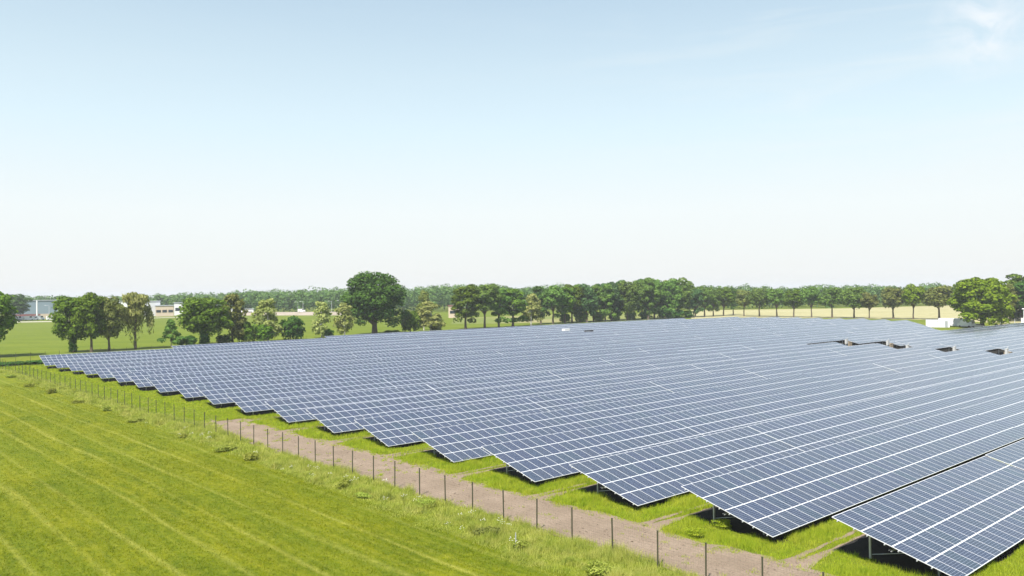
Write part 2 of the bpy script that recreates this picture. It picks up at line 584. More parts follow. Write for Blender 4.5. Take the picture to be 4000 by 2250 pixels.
# soil track inside the fence, with wheel spurs into the lanes between the rows
edge_out = [(33.5, 4), (33.6, 14), (33.4, 22), (33.7, 29), (33.3, 34), (33.0, 40), (32.6, 48), (32.5, 56), (32.0, 64), (31.9, 73), (32.2, 82), (33.0, 90), (34.5, 95)]
edge_in = []
for i, (u0, v0, z0) in enumerate(ROWS[:9]):
    edge_in += [(u0 - 2.0 + 0.1 * i, v0 + 0.2), (u0 - 2.4 + 0.1 * i, v0 + 4.8)]
edge_in = [(39.6, 4), (39.4, 12)] + edge_in[:-2]
trk = jag(edge_in + edge_out[::-1], 0.32, 0.9, 5)
sheet('dirt_track', trk, M_soil, 0.008)
for i, (u0, v0, z0) in enumerate(ROWS[:8]):
    vc = v0 + 7.75
    for q, (w0, w1, c0) in enumerate(((1.15, 0.30, -0.62), (0.55, 0.24, 0.12))):
        sp_ = [(u0 - 3.0, vc + c0 - w0 * .6 - .25), (u0 - 1.2, vc + c0 - w0 * .38), (u0 + 1.5, vc + c0 - w1 / 2), (u0 + 24, vc + c0 - w1 / 2), (u0 + 24, vc + c0 + w1 / 2), (u0 + 1.5, vc + c0 + w1 / 2), (u0 - 1.2, vc + c0 + w0 * .38), (u0 - 3.0, vc + c0 + w0 * .5 + .2)]
        sheet('wheel_track', jag(sp_, 0.10, 0.5, 20 + i + 40 * q), M_soil, 0.012 + 0.004 * q)
M_shade_earth = field_material('shade_darkened_earth', (0.016, 0.014, 0.010), (0.022, 0.019, 0.013), (0.032, 0.027, 0.018), 0.5)  # bare earth coloured near black, painting in the shade below the tables
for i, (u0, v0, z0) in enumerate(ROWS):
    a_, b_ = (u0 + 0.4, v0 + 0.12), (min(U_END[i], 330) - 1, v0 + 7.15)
    sheet('painted_shade_earth', jag([(a_[0], a_[1]), (b_[0], a_[1]), (b_[0], b_[1]), (a_[0] + 1.05, b_[1])], 0.22, 1.1 if i < 6 else 6, 90 + i), M_shade_earth, 0.006)  # outline follows the shadow edge of the row
for (x, y, a, b) in ((60, 1418, 9, 1.6), (120, 1422, 7, 1.4), (860, 1650, 2, 4)):
    p = uvof(ground(x, y))
    sheet('bare_soil', jag([(p[0] - b, p[1] - a / 2), (p[0] + b, p[1] - a / 2), (p[0] + b, p[1] + a / 2), (p[0] - b, p[1] + a / 2)], 0.3, 0.8, int(x)), M_soil, 0.010)

# far fields
wp = [ground(2700, 1246), ground(2900, 1240.5), ground(3300, 1243), ground(3640, 1250), ground(3900, 1262), ground(4300, 1262), ground(4300, 1186), ground(3740, 1192), ground(3300, 1204.5), ground(2900, 1210), ground(2700, 1212)]
sheet('crop_field', [(p.x, p.y) for p in wp], M_wheat, 0.03, False)
wp = [ground(1760, 1266), ground(2080, 1262), ground(2620, 1246), ground(2620, 1224), ground(2200, 1226), ground(1960, 1236), ground(1780, 1243)]
sheet('pale_clearing', [(p.x, p.y) for p in wp], field_material('dry_pale_grass', (0.15, 0.19, 0.04), (0.20, 0.22, 0.06), (0.34, 0.28, 0.15), 0.02), 0.02, False)  # yellow-green grass with tan patches
wp = [ground(-80, 1262), ground(215, 1257.5), ground(700, 1240), ground(700, 1238.2), ground(215, 1254.5), ground(-80, 1258)]
sheet('lane', [(p.x, p.y) for p in wp], simple('pale_gravel', (0.42, 0.38, 0.30), 0.9, 0, 0.2, 0.1), 0.03, False)
wp = [ground(3880, 1290), ground(3900, 1266), ground(4100, 1262), ground(4100, 1285)]
sheet('sandy_yard', [(p.x, p.y) for p in wp], M_soil, 0.04, False)
# road bank with its sloping earth side
mb = MB()
for x0, x1 in ((850, 1330),):
    a, b = col(x0, d=596), col(x1, d=560)
    t = (b - a).normalized()
    n = Vector((-t.y, t.x, 0))
    for k in range(1):
        mb.quad([a, b, b + n * 6 + Vector((0, 0, 2.0)), a + n * 6 + Vector((0, 0, 2.0))])
        mb.quad([a + n * 6 + Vector((0, 0, 2.0)), b + n * 6 + Vector((0, 0, 2.0)), b + n * 20 + Vector((0, 0, 2.0)), a + n * 20 + Vector((0, 0, 2.0))])
o = mb.build('road_bank', M_road)
o['kind'] = 'structure'

# ------------------------------------------------------------------ grass blades (stuff)
def blades(name, P, hgt, wid, mat, label, lean=0.35, wind=(0.25, 0.1)):
    n = len(P)
    a = rng.uniform(0, 2 * np.pi, n)
    la = rng.uniform(0, 2 * np.pi, n)
    le = np.abs(rng.normal(0, lean * 1.3, n)) * hgt
    dx, dy = np.cos(a) * wid / 2, np.sin(a) * wid / 2
    tip = np.stack([P[:, 0] + np.cos(la) * le + wind[0] * hgt, P[:, 1] + np.sin(la) * le + wind[1] * hgt, P[:, 2] + hgt], 1)
    V = np.empty((n, 3, 3))
    V[:, 0] = np.stack([P[:, 0] - dx, P[:, 1] - dy, P[:, 2]], 1)
    V[:, 1] = np.stack([P[:, 0] + dx, P[:, 1] + dy, P[:, 2]], 1)
    V[:, 2] = tip
    me = npmesh(name, V.reshape(-1, 3), np.arange(n * 3).reshape(n, 3), [mat])
    o = link(name, me)
    o.rotation_euler = (0, 0, TH)
    tag(o, label, 'grass', kind='stuff')
    return o


def vnoise(u, v, s, seed):
    r = np.random.default_rng(seed)
    g = r.random((64, 64))
    x, y = u / s, v / s
    i, j = np.floor(x).astype(int), np.floor(y).astype(int)
    fx, fy = x - i, y - j
    fx, fy = fx * fx * (3 - 2 * fx), fy * fy * (3 - 2 * fy)
    q = lambda a, b: g[a % 64, b % 64]
    return (q(i, j) * (1 - fx) + q(i + 1, j) * fx) * (1 - fy) + (q(i, j + 1) * (1 - fx) + q(i + 1, j + 1) * fx) * fy


def in_track(u, v):
    """true where the soil of the track and its spurs lies"""
    inside = (v < 93) & (u > np.interp(v, [e[1] for e in edge_out], [e[0] for e in edge_out]) + 0.15)
    ein = np.interp(v, [e[1] for e in edge_in], [e[0] for e in edge_in])
    inside &= u < ein - 0.1 + 0.9 * (vnoise(u, v, 1.1, 3) - 0.5)
    for (u0, v0, z0) in ROWS[:8]:
        vc = v0 + 7.5
        w = 0.20 + np.clip((u0 + 0.3 - u) * 0.16, 0, 0.6)
        inside |= (np.abs(v - vc + 0.37) < w * (0.4 + 1.1 * vnoise(u, v, 0.9, 4))) & (u < u0 + 20) & (u > u0 - 4)
        inside |= (np.abs(v - vc - 0.37) < 0.7 * w * (0.3 + 1.2 * vnoise(u, v, 0.8, 14))) & (u < u0 + 20) & (u > u0 - 4)
        # second wheel rut close behind the table
        inside |= (np.abs(v - (v0 + 6.35)) < 0.28 * vnoise(u, v, 0.7, 9)) & (u < u0 + 1) & (u > u0 - 3)
    return inside


def under(u, v):
    """true in the painted shade under a table, kept clear of blades"""
    out = np.zeros(len(u), bool)
    for (u0, v0, z0) in ROWS:
        out |= (v > v0 - 0.05 + 0.45 * vnoise(u, v, 0.6, 12)) & (v < v0 + 7.1) & (u > u0 + 0.25 + (v - v0) * 0.16 + 0.45 * vnoise(u, v, 0.6, 13))
    return out


def scatter(u0, u1, v0, v1, n):
    return rng.uniform(u0, u1, n), rng.uniform(v0, v1, n)


# tall lush grass round the table ends inside the fence
Pu, Pv, Ph, Pw = [], [], [], []
for (va, vb, dens, w, ua, ub) in ((4, 30, 520, 0.020, 37, 68), (30, 60, 380, 0.026, 36, 56), (60, 100, 180, 0.040, 33, 52), (100, 150, 70, 0.07, 29, 46), (150, 205, 32, 0.11, 27, 44)):
    n = int(dens * (vb - va) * (ub - ua))
    u, v = scatter(ua, ub, va, vb, n)
    k = ~in_track(u + rng.normal(0, 0.22, n), v + rng.normal(0, 0.13, n)) & ~under(u, v) & (u > np.where(v < 95, 34.5, fence_u(v) + 0.4))
    cl = vnoise(u, v, 1.6, 5) * 0.6 + vnoise(u, v, 0.5, 6) * 0.4
    k &= rng.random(n) < 0.25 + 1.1 * cl
    u, v, cl = u[k], v[k], cl[k]
    Pu.append(u); Pv.append(v)
    far_half = np.where(v > 95, 0.6, 1.0)
    Ph.append((0.06 + 0.50 * cl ** 1.4) * rng.uniform(0.4, 1.3, len(u)) * far_half)
    Pw.append(np.full(len(u), w) * rng.uniform(0.7, 1.3, len(u)))
for q in range(420):
    cv = 6 + 86 * rng.random()
    eo = np.interp(cv, [e[1] for e in edge_out], [e[0] for e in edge_out])
    ei = np.interp(cv, [e[1] for e in edge_in], [e[0] for e in edge_in])
    cu = (ei - abs(rng.normal(0, 0.55))) if rng.random() < 0.65 else rng.uniform(eo, ei)
    n = int(rng.integers(6, 40))
    Pu.append(cu + rng.normal(0, 0.13, n)); Pv.append(cv + rng.normal(0, 0.16, n))
    Ph.append(rng.uniform(0.03, 0.18, n)); Pw.append(np.full(n, 0.028 if cv < 50 else 0.045))
u, v, h, w = map(np.concatenate, (Pu, Pv, Ph, Pw))
blades('tall_grass', np.stack([u, v, np.zeros_like(u)], 1), h, w, L_grass, 'lush bright green grass growing around the ends of the solar tables')

# unmown verge along the outside of the fence
Pu, Pv, Ph, Pw = [], [], [], []
for (va, vb, dens, w) in ((8, 40, 520, 0.020), (40, 70, 340, 0.028), (70, 110, 170, 0.045), (110, 190, 70, 0.08)):
    n = int(dens * (vb - va) * 7.5)
    u, v = scatter(26.6, 34.1, va, vb, n)
    lo = np.interp(v, [8, 30, 80, 130, 163, 190], [29.5, 28.9, 28.3, 27.2, 26.2, 24.8]) + 1.3 * (vnoise(u, v, 1.4, 21) - 0.5) + rng.normal(0, 0.25, n)
    hi = np.where(v < 93, np.interp(v, [e[1] for e in edge_out], [e[0] for e in edge_out]) + 0.5 * vnoise(u, v, 0.8, 22), fence_u(v) + 0.8)
    cl = vnoise(u, v, 1.3, 23) * 0.55 + vnoise(u, v, 0.45, 24) * 0.45
    k = (u > lo) & (u < hi) & (rng.random(n) < 0.3 + cl)
    u, v, cl, lo = u[k], v[k], cl[k], lo[k]
    Pu.append(u); Pv.append(v)
    Ph.append((0.05 + 0.78 * cl ** 1.5) * rng.uniform(0.35, 1.3, len(u)) * np.clip(0.25 + (u - lo) * 0.5, 0.2, 1))
    Pw.append(np.full(len(u), w) * rng.uniform(0.7, 1.3, len(u)))
# rank humps of denser, taller growth along the mown edge
for q in range(46):
    cv = 12 + 176 * (q + rng.random()) / 46
    cu = float(np.interp(cv, [8, 30, 80, 130, 163, 190], [29.5, 28.9, 28.3, 27.2, 26.2, 24.8])) + rng.uniform(0.3, 2.4)
    n = int(np.interp(cv, [12, 60, 190], [1500, 700, 160]))
    ru, rv = rng.uniform(0.35, 0.9), rng.uniform(0.5, 1.5)
    a, b = rng.normal(0, ru * 0.55, n), rng.normal(0, rv * 0.55, n)
    top = rng.uniform(0.35, 0.85) * np.exp(-(a / ru) ** 2 - (b / rv) ** 2)
    Pu.append(cu + a); Pv.append(cv + b)
    Ph.append(top * rng.uniform(0.35, 1.15, n) + 0.04)
    Pw.append(np.full(n, np.interp(cv, [12, 60, 190], [0.03, 0.05, 0.13])))
u, v, h, w = map(np.concatenate, (Pu, Pv, Ph, Pw))
blades('verge_grass', np.stack([u, v, np.zeros_like(u)], 1), h, w, L_verge, 'unmown pale green grass verge along the outside of the fence', 0.45)

# short clipped blades of the mown meadow, where they can be made out
Pu, Pv, Pw, Ph = [], [], [], []
for (va, vb, dens, w, ua, ub) in ((12, 45, 130, 0.03, -2, 30), (30, 62, 110, 0.035, -22, -2), (45, 75, 75, 0.045, -2, 30), (62, 100, 40, 0.06, -30, -2), (75, 120, 30, 0.07, -2, 29.5), (120, 160, 14, 0.10, -2, 27.5), (40, 62, 60, 0.05, -34, -22)):
    n = int(dens * (vb - va) * (ub - ua))
    u, v = scatter(ua, ub, va, vb, n)
    x, y = u * CT - v * ST, u * ST + v * CT
    k = (y > 38) & (np.abs(x / np.maximum(y, 1)) < 0.80) & (u < np.interp(v, [-40, 30, 80, 130], [30.6, 28.9, 28.3, 27.2]) + 0.3)
    u, v = u[k], v[k]
    Pu.append(u); Pv.append(v)
    Pw.append(w * rng.uniform(0.6, 1.3, len(u)))
    Ph.append(rng.uniform(0.03, 0.10, len(u)) * (0.6 + 0.9 * vnoise(u, v, 0.8, 41)))
u, v, h, w = map(np.concatenate, (Pu, Pv, Ph, Pw))
blades('mown_grass', np.stack([u, v, np.zeros_like(u)], 1), h, w, M_mown_blade, 'short clipped grass of the mown meadow with pale mowing lines', 0.9)

# soil clods on the track
n = 900
u, v = scatter(33.5, 39.5, 8, 92, n)
k = in_track(u, v)
u, v = u[k], v[k]
mb = MB()
for a, b in zip(u, v):
    s = random.uniform(0.03, 0.10)
    c = [Vector((a, b, 0.01)) + Vector((random.uniform(-1, 1), random.uniform(-1, 1), random.uniform(0, 0.7))) * s for _ in range(4)]
    mb.quad([c[0], c[1], c[2]]); mb.quad([c[0], c[2], c[3]]); mb.quad([c[1], c[2], c[3]])
o = mb.build('soil_clods', simple('dark_clods', (0.16, 0.115, 0.08), 0.95))
o.rotation_euler = (0, 0, TH)
tag(o, 'loose dark clods scattered on the soil track', 'soil', kind='stuff')

# ------------------------------------------------------------------ solar tables
CTI, STI = math.cos(TILT), math.sin(TILT)


def slope(u, k, z=0.0):
    """point on a table: u along the row, k up the slope in metres, z off the surface"""
    return (u, k * CTI - z * STI, k * STI + z * CTI)


def panel_faces(mb, u, k):
    """one framed module whose lower left corner is at (u, k) on the slope"""
    a, b = u + 0.004, u + MW - 0.004
    c, d = k + 0.004, k + ML - 0.004
    fl, fs = 0.017, 0.037
    i0, i1, j0, j1 = a + fl, b - fl, c + fs, d - fs
    mb.quad([slope(i0, j0), slope(i1, j0), slope(i1, j1), slope(i0, j1)], 1, [(0, 0), (6, 0), (6, 10), (0, 10)])
    zt, zb = 0.003, -0.037
    A, B, C_, D = (a, c), (b, c), (b, d), (a, d)
    a2, b2, c2, d2 = (i0, j0), (i1, j0), (i1, j1), (i0, j1)
    for p, q, s, t in ((A, B, b2, a2), (B, C_, c2, b2), (C_, D, d2, c2), (D, A, a2, d2)):
        mb.quad([slope(*p, zt), slope(*q, zt), slope(*s, zt), slope(*t, zt)])
        mb.quad([slope(*p, zb), slope(*q, zb), slope(*q, zt), slope(*p, zt)])
    mb.quad([slope(*A, zb), slope(*D, zb), slope(*C_, zb), slope(*B, zb)])


mb = MB(); panel_faces(mb, 0, 0)
ME_panel = mb.mesh('solar_panel', [M_frame, M_cells])
STRIP = {}


def strip_mesh(n):
    if n not in STRIP:
        mb = MB()
        for i in range(n):
            panel_faces(mb, i * MW, 0)
        STRIP[n] = mb.mesh('panel_strip', [M_frame, M_cells])
    return STRIP[n]


PURL = {}


def purlin_mesh(n):
    if n not in PURL:
        mb = MB()
        L = n * MW
        z0, z1 = -0.105, -0.04
        P = [(-0.07, -0.03), (L - 0.03, -0.03), (L - 0.03, 0.03), (-0.07, 0.03)]
        for (p, q) in zip(P, P[1:] + P[:1]):
            mb.quad([slope(p[0], p[1], z0), slope(q[0], q[1], z0), slope(q[0], q[1], z1), slope(p[0], p[1], z1)])
        mb.quad([slope(p[0], p[1], z1) for p in P])
        mb.quad([slope(p[0], p[1], z0) for p in P[::-1]])
        PURL[n] = mb.mesh('purlin', [M_steel])
    return PURL[n]


TRAY = {}


def tray_mesh(n):
    if n not in TRAY:
        mb = MB()
        for (k, r_) in ((3.34, 0.035), (3.46, 0.015)):
            mb.tube([slope(0.05 + i * n * MW / 12, k, -0.30 - (0.05 if i % 2 else 0)) for i in range(13)], r_, 5)
        TRAY[n] = mb.mesh('cable_tray', [M_steel2])
    return TRAY[n]


KR, KF = 5.08 / CTI, 1.55 / CTI       # rear and front posts, metres up the slope


def post_mesh(z0, k):
    """open steel channel standing on the ground up to the rafter"""
    mb = MB()
    y = k * CTI
    top = z0 + k * STI - 0.24
    mb.box(-0.06, 0.06, y - 0.050, y - 0.044, -0.3 - z0, top - z0)
    mb.box(-0.06, -0.054, y - 0.044, y + 0.045, -0.3 - z0, top - z0)
    mb.box(0.054, 0.06, y - 0.044, y + 0.045, -0.3 - z0, top - z0)
    return mb.mesh('post', [M_steel])


def rafter_mesh():
    mb = MB()
    for (a, b) in (((-0.035, 0.35), (0.035, 6.35)),):
        P = [(a[0], a[1]), (b[0], a[1]), (b[0], b[1]), (a[0], b[1])]
        z0, z1 = -0.24, -0.11
        for (p, q) in zip(P, P[1:] + P[:1]):
            mb.quad([slope(p[0], p[1], z0), slope(q[0], q[1], z0), slope(q[0], q[1], z1), slope(p[0], p[1], z1)])
        mb.quad([slope(p[0], p[1], z1) for p in P])
        mb.quad([slope(p[0], p[1], z0) for p in P[::-1]])
    return mb.mesh('rafter', [M_steel2])


ME_rafter = rafter_mesh()


def brace_mesh(z0):
    mb = MB()
    y0 = KR * CTI - 0.08
    k1 = 2.5
    mb.tube([(0, y0, 0.25 - z0), (0, k1 * CTI, k1 * STI - 0.26)], 0.022, 6)
    return mb.mesh('brace', [M_steel])


FRAME = {}


def frame_mesh(n, z0, half=False):
    """substructure of a far table in one mesh: purlins, posts and rafters"""
    key = (n, round(z0, 2), half)
    if key not in FRAME:
        mb = MB()
        L = n * MW
        for k in ((1.3, 2.9) if half else (1.3, 4.9)):
            mb.quad([slope(0, k - .03, -.1), slope(L, k - .03, -.1), slope(L, k + .03, -.1), slope(0, k + .03, -.1)])
        x = 1.57
        while x < L:
            for k in ((3.0, KF) if half else (KR, KF)):
                t = k * STI - 0.12
                mb.box(x - 0.05, x + 0.05, k * CTI - 0.05, k * CTI + 0.05, -0.3 - z0, t)
            x += 4.0
        FRAME[key] = mb.mesh('steel_frame', [M_steel])
    return FRAME[key]


n_tab = 0
BAY = {}
PSTACK = {}
for r, (u0, v0, z0) in enumerate(ROWS):
    k = 0
    u = u0
    gap_row = 4 <= r <= 8
    mpost = post_mesh(z0, KR)
    mpostf = post_mesh(z0, KF)
    mbrace = brace_mesh(z0)
    while u < U_END[r] - 6:
        n = min(NM, int((U_END[r] - u) / MW))
        dz = 0.0
        strips = 4
        if r in (7, 8) and k == 6:
            n, strips = 13, (2 if r == 7 else 1)               # unfinished table: upper half still without modules
        loc = W(u, v0, z0 + dz)
        mid = W(u + n * MW / 2, v0 + 3.2, z0 + 0.9)
        rr = math.hypot(mid.x, mid.y)
        # is any of it inside the frame?
        vis = False
        for uu in (u, u + n * MW * 0.33, u + n * MW * 0.66, u + n * MW):
            for vv in (v0, v0 + 6.4):
                p = W(uu, vv)
                if p.y > 5 and abs(p.x / p.y) < 0.68 and (H / p.y) < 0.40:
                    vis = True
        if vis:
            root = empty('solar_table', loc, TH)
            root.rotation_euler = (random.gauss(0, 0.0035), random.gauss(0, 0.0012), TH)
            place = 'the front row' if r == 0 else f'the {ORD[r]} row from the front'
            tag(root, f'{"half-built" if strips < 4 else "tilted"} blue solar table, {ORD[k]} from the left end of {place}', 'solar table', 'solar tables standing in long rows')
            n_tab += 1
            near = rr < 118 and u < 150
            if near:
                for j in range(4):
                    for i in range(n):
                        o = bpy.data.objects.new('solar_panel', ME_panel)
                        COL.objects.link(o)
                        o.parent = root
                        o.location = slope(i * MW, j * ML)
                for j in range(4):
                    for kk in (0.36, 1.30):
                        o = link('purlin', purlin_mesh(n), root)
                        o.location = slope(0, j * ML + kk)
                o = link('cable_tray', tray_mesh(n), root)
                xs = [1.57 + 4.0 * q for q in range(int((n * MW - 1.6) / 4.0) + 1)]
                for x in xs:
                    for me, nm in ((mpost, 'post'), (mpostf, 'post'), (ME_rafter, 'rafter'), (mbrace, 'brace')):
                        o = link(nm, me, root)
                        o.location = (x, 0, 0)
            else:
                for j in range(strips):
                    o = link('panel_strip', strip_mesh(n), root)
                    o.location = slope(0, j * ML)
                link('steel_frame', frame_mesh(n, z0, strips < 4), root)
        u += n * MW + 0.05
        k += 1
        if gap_row and k == (6 if r < 7 else 7):
            BAY[r] = u
            u += 8.6 if r < 7 else 7.0      # open bay with an inverter cabinet
        elif n < NM:
            break
print('tables', n_tab)


def cabinet(name, u, v, z0, label, body_mat, w=1.1, d=0.5, h=1.3, cat='cabinet', group=None):
    root = empty(name, W(u, v, 0), TH)
    tag(root, label, cat, group)
    mb = MB(); mb.box(-w / 2, w / 2, -d / 2, d / 2, z0, z0 + h); mb.box(-w / 2 - .03, w / 2 + .03, -d / 2 - .05, d / 2 + .05, z0 + h + .002, z0 + h + .06)
    mb.build('body', body_mat, root)
    mb = MB(); mb.box(-w / 2 + .06, w / 2 - .06, -d / 2 - .025, -d / 2 - .003, z0 + .08, z0 + h - .08)
    mb.build('door', body_mat, root)
    for x in (-w / 2 + 0.1, w / 2 - 0.1):
        mb = MB(); mb.box(x - .05, x + .05, -.05, .05, -0.2, z0 - .002); mb.build('leg', M_steel, root)
    mb = MB(); mb.box(w / 2 + .05, w / 2 + .17, -.06, .06, -0.2, z0 + h + 0.45); mb.build('mast', M_steel, root)
    return root


WHERE = ['dark opening nearest the right edge of the photo', 'dark diamond-shaped opening second from the right', 'opening beside the dark step, right of it',
         'opening at the right end of the dark lane', 'leftmost opening']
M_crate = simple('pale_timber', (0.34, 0.27, 0.18), 0.85, 0, 0.2, 3)
M_cab = simple('cabinet_grey_white', (0.50, 0.50, 0.48), 0.5, 0, 0.1, 2)
for q, r in enumerate((4, 5, 6, 7, 8)):
    u0, v0, z0 = ROWS[r]
    ug = BAY[r]
    cabinet('inverter_cabinet', ug + 3.6, v0 + 1.6, 0.75, 'pale inverter cabinet in the ' + WHERE[q], M_cab, 0.9, 0.4, 1.15, group='inverter cabinets in the openings of the panel field')
    sheet('painted_shade_earth', jag([(ug - 2, v0 - 2.2), (ug + 75, v0 - 2.2), (ug + 75, v0 + 12), (ug - 2, v0 + 12)], 0.3, 3, 60 + q), M_shade_earth, 0.012 + 0.004 * (q % 2))  # dark sheet that paints shade into the lanes by the opening
    if r in (4, 7, 8):
        o = empty('timber_crate', W(ug + 5.6, v0 + 2.0, 0), TH)
        tag(o, ('tan timber crate in the ' + WHERE[q]), 'crate', 'timber crates in the openings of the panel field')
        mb = MB(); mb.box(-.8, .8, -.5, .5, .12, 1.05); mb.build('box', M_crate, o)
        mb = MB(); mb.box(-.85, .85, -.55, .55, 1.053, 1.12); mb.build('lid', M_crate, o)
        for x in (-.7, .7):
            mb = MB(); mb.box(x - .1, x + .1, -.5, .5, -.05, .117); mb.build('skid', M_crate, o)
p = ground(2211, 1297, 2.0)
uu, vv = uvof(p)
cabinet('utility_box', uu, vv, 1.6, 'small white box with an orange foot showing above the far panels', M_white, 2.4, 1.2, 1.4)
mb = MB(); mb.box(-1.0, 1.0, -0.7, -0.62, 1.3, 2.1)
o = mb.build('base', simple('orange_paint', (0.75, 0.25, 0.10), 0.5), bpy.data.objects['utility_box'])
p = ground(2300, 1302, 2.0)
uu, vv = uvof(p)
cabinet('grey_cabinet', uu, vv, 1.2, 'dark grey cabinet sticking out of the far panels below the grove', simple('charcoal', (0.05, 0.05, 0.05), 0.6), 3.2, 0.8, 1.7)

# ------------------------------------------------------------------ fences
def wire_fence(name, pts, posth, label, spacing=3.05, wires=True, postmat=None, r=0.031, rz=None, group=None):
    """pts: polyline in row coordinates; posts are parts, the welded wire one part"""
    root = empty(name, W(pts[0][0], pts[0][1], 0), TH)
    tag(root, label, 'fence', group)
    o0 = Vector((pts[0][0], pts[0][1], 0))
    P = [Vector((p[0], p[1], 0)) - o0 for p in pts]
    pos = []
    left = 0.0
    for a, b in zip(P, P[1:]):
        L = (b - a).length
        s = left
        while s < L:
            pos.append(a + (b - a) * (s / L))
            s += spacing
        left = s - L
    mb = MB(); mb.box(-r, r, -r, r, -0.2, posth); mb.box(-r - .008, r + .008, -r - .008, r + .008, posth + .002, posth + .03)
    me = mb.mesh('post', [postmat or M_post])
    for q in pos:
        o = link('post', me, root)
        o.location = q + Vector((random.uniform(-.03, .03), random.uniform(-.06, .06), random.uniform(-.05, .03)))
        o.rotation_euler = (random.uniform(-.012, .012), random.uniform(-.012, .012), 0)
    if wires:
        mb = MB()
        for a, b in zip(P, P[1:]):
            t = (b - a).normalized()
            nn = Vector((-t.y, t.x, 0)) * 0.036
            L = (b - a).length
            for z in np.arange(0.1, posth - 0.02, 0.15):
                zz = Vector((0, 0, float(z)))
                mb.tube([a + nn + zz, b + nn + zz], 0.0025, 3, cap=False)
            s = 0.0
            while s < L:
                q = a + t * s + nn
                mb.tube([q + Vector((0, 0, 0.03)), q + Vector((0, 0, posth - 0.03))], 0.0016, 3, cap=False)
                s += 0.15
        mb.build('wire_mesh', M_wire, root)
    return root, pos


FP = [(33.75, 14.6), (33.35, 26), (31.8, 72.5), (29.55, 140), (28.4, 171), (27.0, 216)]
wire_fence('wire_fence', FP, 2.0, 'long wire fence with thin dark posts between mown meadow and soil track')
wire_fence('wire_fence', [(27.3, 216.6), (80, 217.5), (82, 224), (300, 226)], 2.0, 'wire fence behind the last row of panels, under the tree line', wires=False)

# ------------------------------------------------------------------ trees
def crown_quads(rg, lobes, n, size, out_bias=1.0, droop=0.0, up_bias=0.35, shell=0.55):
    """leaf clumps scattered through lobes (cx,cy,cz,rx,rz,weight)"""
    L = np.array(lobes)
    w = L[:, 5] / L[:, 5].sum()
    idx = rg.choice(len(L), n, p=w)
    d = rg.normal(size=(n, 3))
    d /= np.linalg.norm(d, axis=1)[:, None]
    flip = (d[:, 2] < -0.35) & (rg.random(n) < 0.6)
    d[flip, 2] *= -1
    rad = shell + (1.02 - shell) * rg.random(n) ** 0.6
    stray = rg.random(n) < 0.06
    rad[stray] *= rg.uniform(1.0, 1.22, stray.sum())
    c = L[idx, :3] + d * rad[:, None] * np.stack([L[idx, 3], L[idx, 3], L[idx, 4]], 1)
    nrm = d * out_bias + rg.normal(size=(n, 3)) * 0.42
    nrm[:, 2] += up_bias
    nrm /= np.linalg.norm(nrm, axis=1)[:, None]
    a = np.cross(nrm, rg.normal(size=(n, 3)))
    if droop:
        a = np.tile(np.array([[0, 0, -1.0]]), (n, 1)) + rg.normal(size=(n, 3)) * 0.28
        a -= nrm * (a * nrm).sum(1)[:, None] * 0.6
    a /= np.linalg.norm(a, axis=1)[:, None]
    b = np.cross(nrm, a)
    b /= np.maximum(np.linalg.norm(b, axis=1)[:, None], 1e-6)
    s = size * rg.uniform(0.5, 1.25, n)
    la = s * (1.0 + droop)
    lb = s * (1.0 - 0.45 * min(droop, 1))
    V = np.empty((n, 4, 3))
    for q, (ka, kb) in enumerate(((-.5, -.18), (.1, -.5), (.5, .15), (-.12, .5))):
        ja, jb = rg.uniform(-.14, .14, n), rg.uniform(-.14, .14, n)
        V[:, q] = c + a * (la * (ka + ja))[:, None] + b * (lb * (kb + jb))[:, None] + nrm * (s * rg.uniform(-.12, .12, n))[:, None]
    return V.reshape(-1, 3)


def make_crown(seed, lobes, n, size, mat, **kw):
    rg = np.random.default_rng(seed)
    V = crown_quads(rg, lobes, n, size, **kw)
    return npmesh('crown', V, np.arange(len(V)).reshape(-1, 4), [mat])


def make_trunk(seed, h0, r0, limbs, mat, top=None, bend=0.25):
    rg = random.Random(seed)
    mb = MB()
    top = top or h0 * 1.35
    ax = [(0, 0, -0.4), (0, 0, 0.25)]
    n = 5
    for i in range(1, n + 1):
        t = i / n
        ax.append((rg.uniform(-bend, bend) * t, rg.uniform(-bend, bend) * t, top * t))
    rr = [r0 * 1.45, r0 * 1.12] + [r0 * (1 - 0.62 * (i / n)) for i in range(1, n + 1)]
    mb.tube(ax, rr, 9)
    for (lx, ly, lz) in limbs:
        z0 = rg.uniform(0.55, 0.95) * h0
        a = Vector((0, 0, z0))
        b = Vector((lx, ly, lz))
        m1 = a.lerp(b, 0.4) + Vector((0, 0, -0.05 * (b - a).length))
        mb.tube([a, m1, b], [r0 * 0.5, r0 * 0.34, r0 * 0.12], 6)
    return mb.mesh('trunk', [mat])


def oak_lobes(seed, rx, z0, z1, n=22, small=0.36, top=1.0, flat=0.0):
    """lobes filling an egg between heights z0 and z1 with half width rx"""
    rg = random.Random(seed)
    cz, hz = (z0 + z1) / 2, (z1 - z0) / 2
    out = [(0, 0, cz, rx * 0.55, hz * 0.6, 1.2)]
    i = 0
    while len(out) < n:
        i += 1
        th = i * 2.399963 + rg.uniform(-.5, .5)
        t = ((len(out) - 0.5) / n) * 2 - 1
        z = t * 0.92
        rad = math.sqrt(max(0.02, 1 - z * z)) * (1.0 if z < 0 else top)
        f = rg.uniform(0.52, 0.74)
        lr = rx * small * rg.uniform(0.72, 1.22)
        if rg.random() < 0.06:
            continue
        zz = cz + hz * z * (0.78 if z > 0 else 0.82 - flat)
        out.append((math.cos(th) * rx * rad * f, math.sin(th) * rx * rad * f, zz, lr, lr * rg.uniform(0.65, 0.9), lr ** 2 / (rx * small) ** 2))
    return out


PROTO = {}


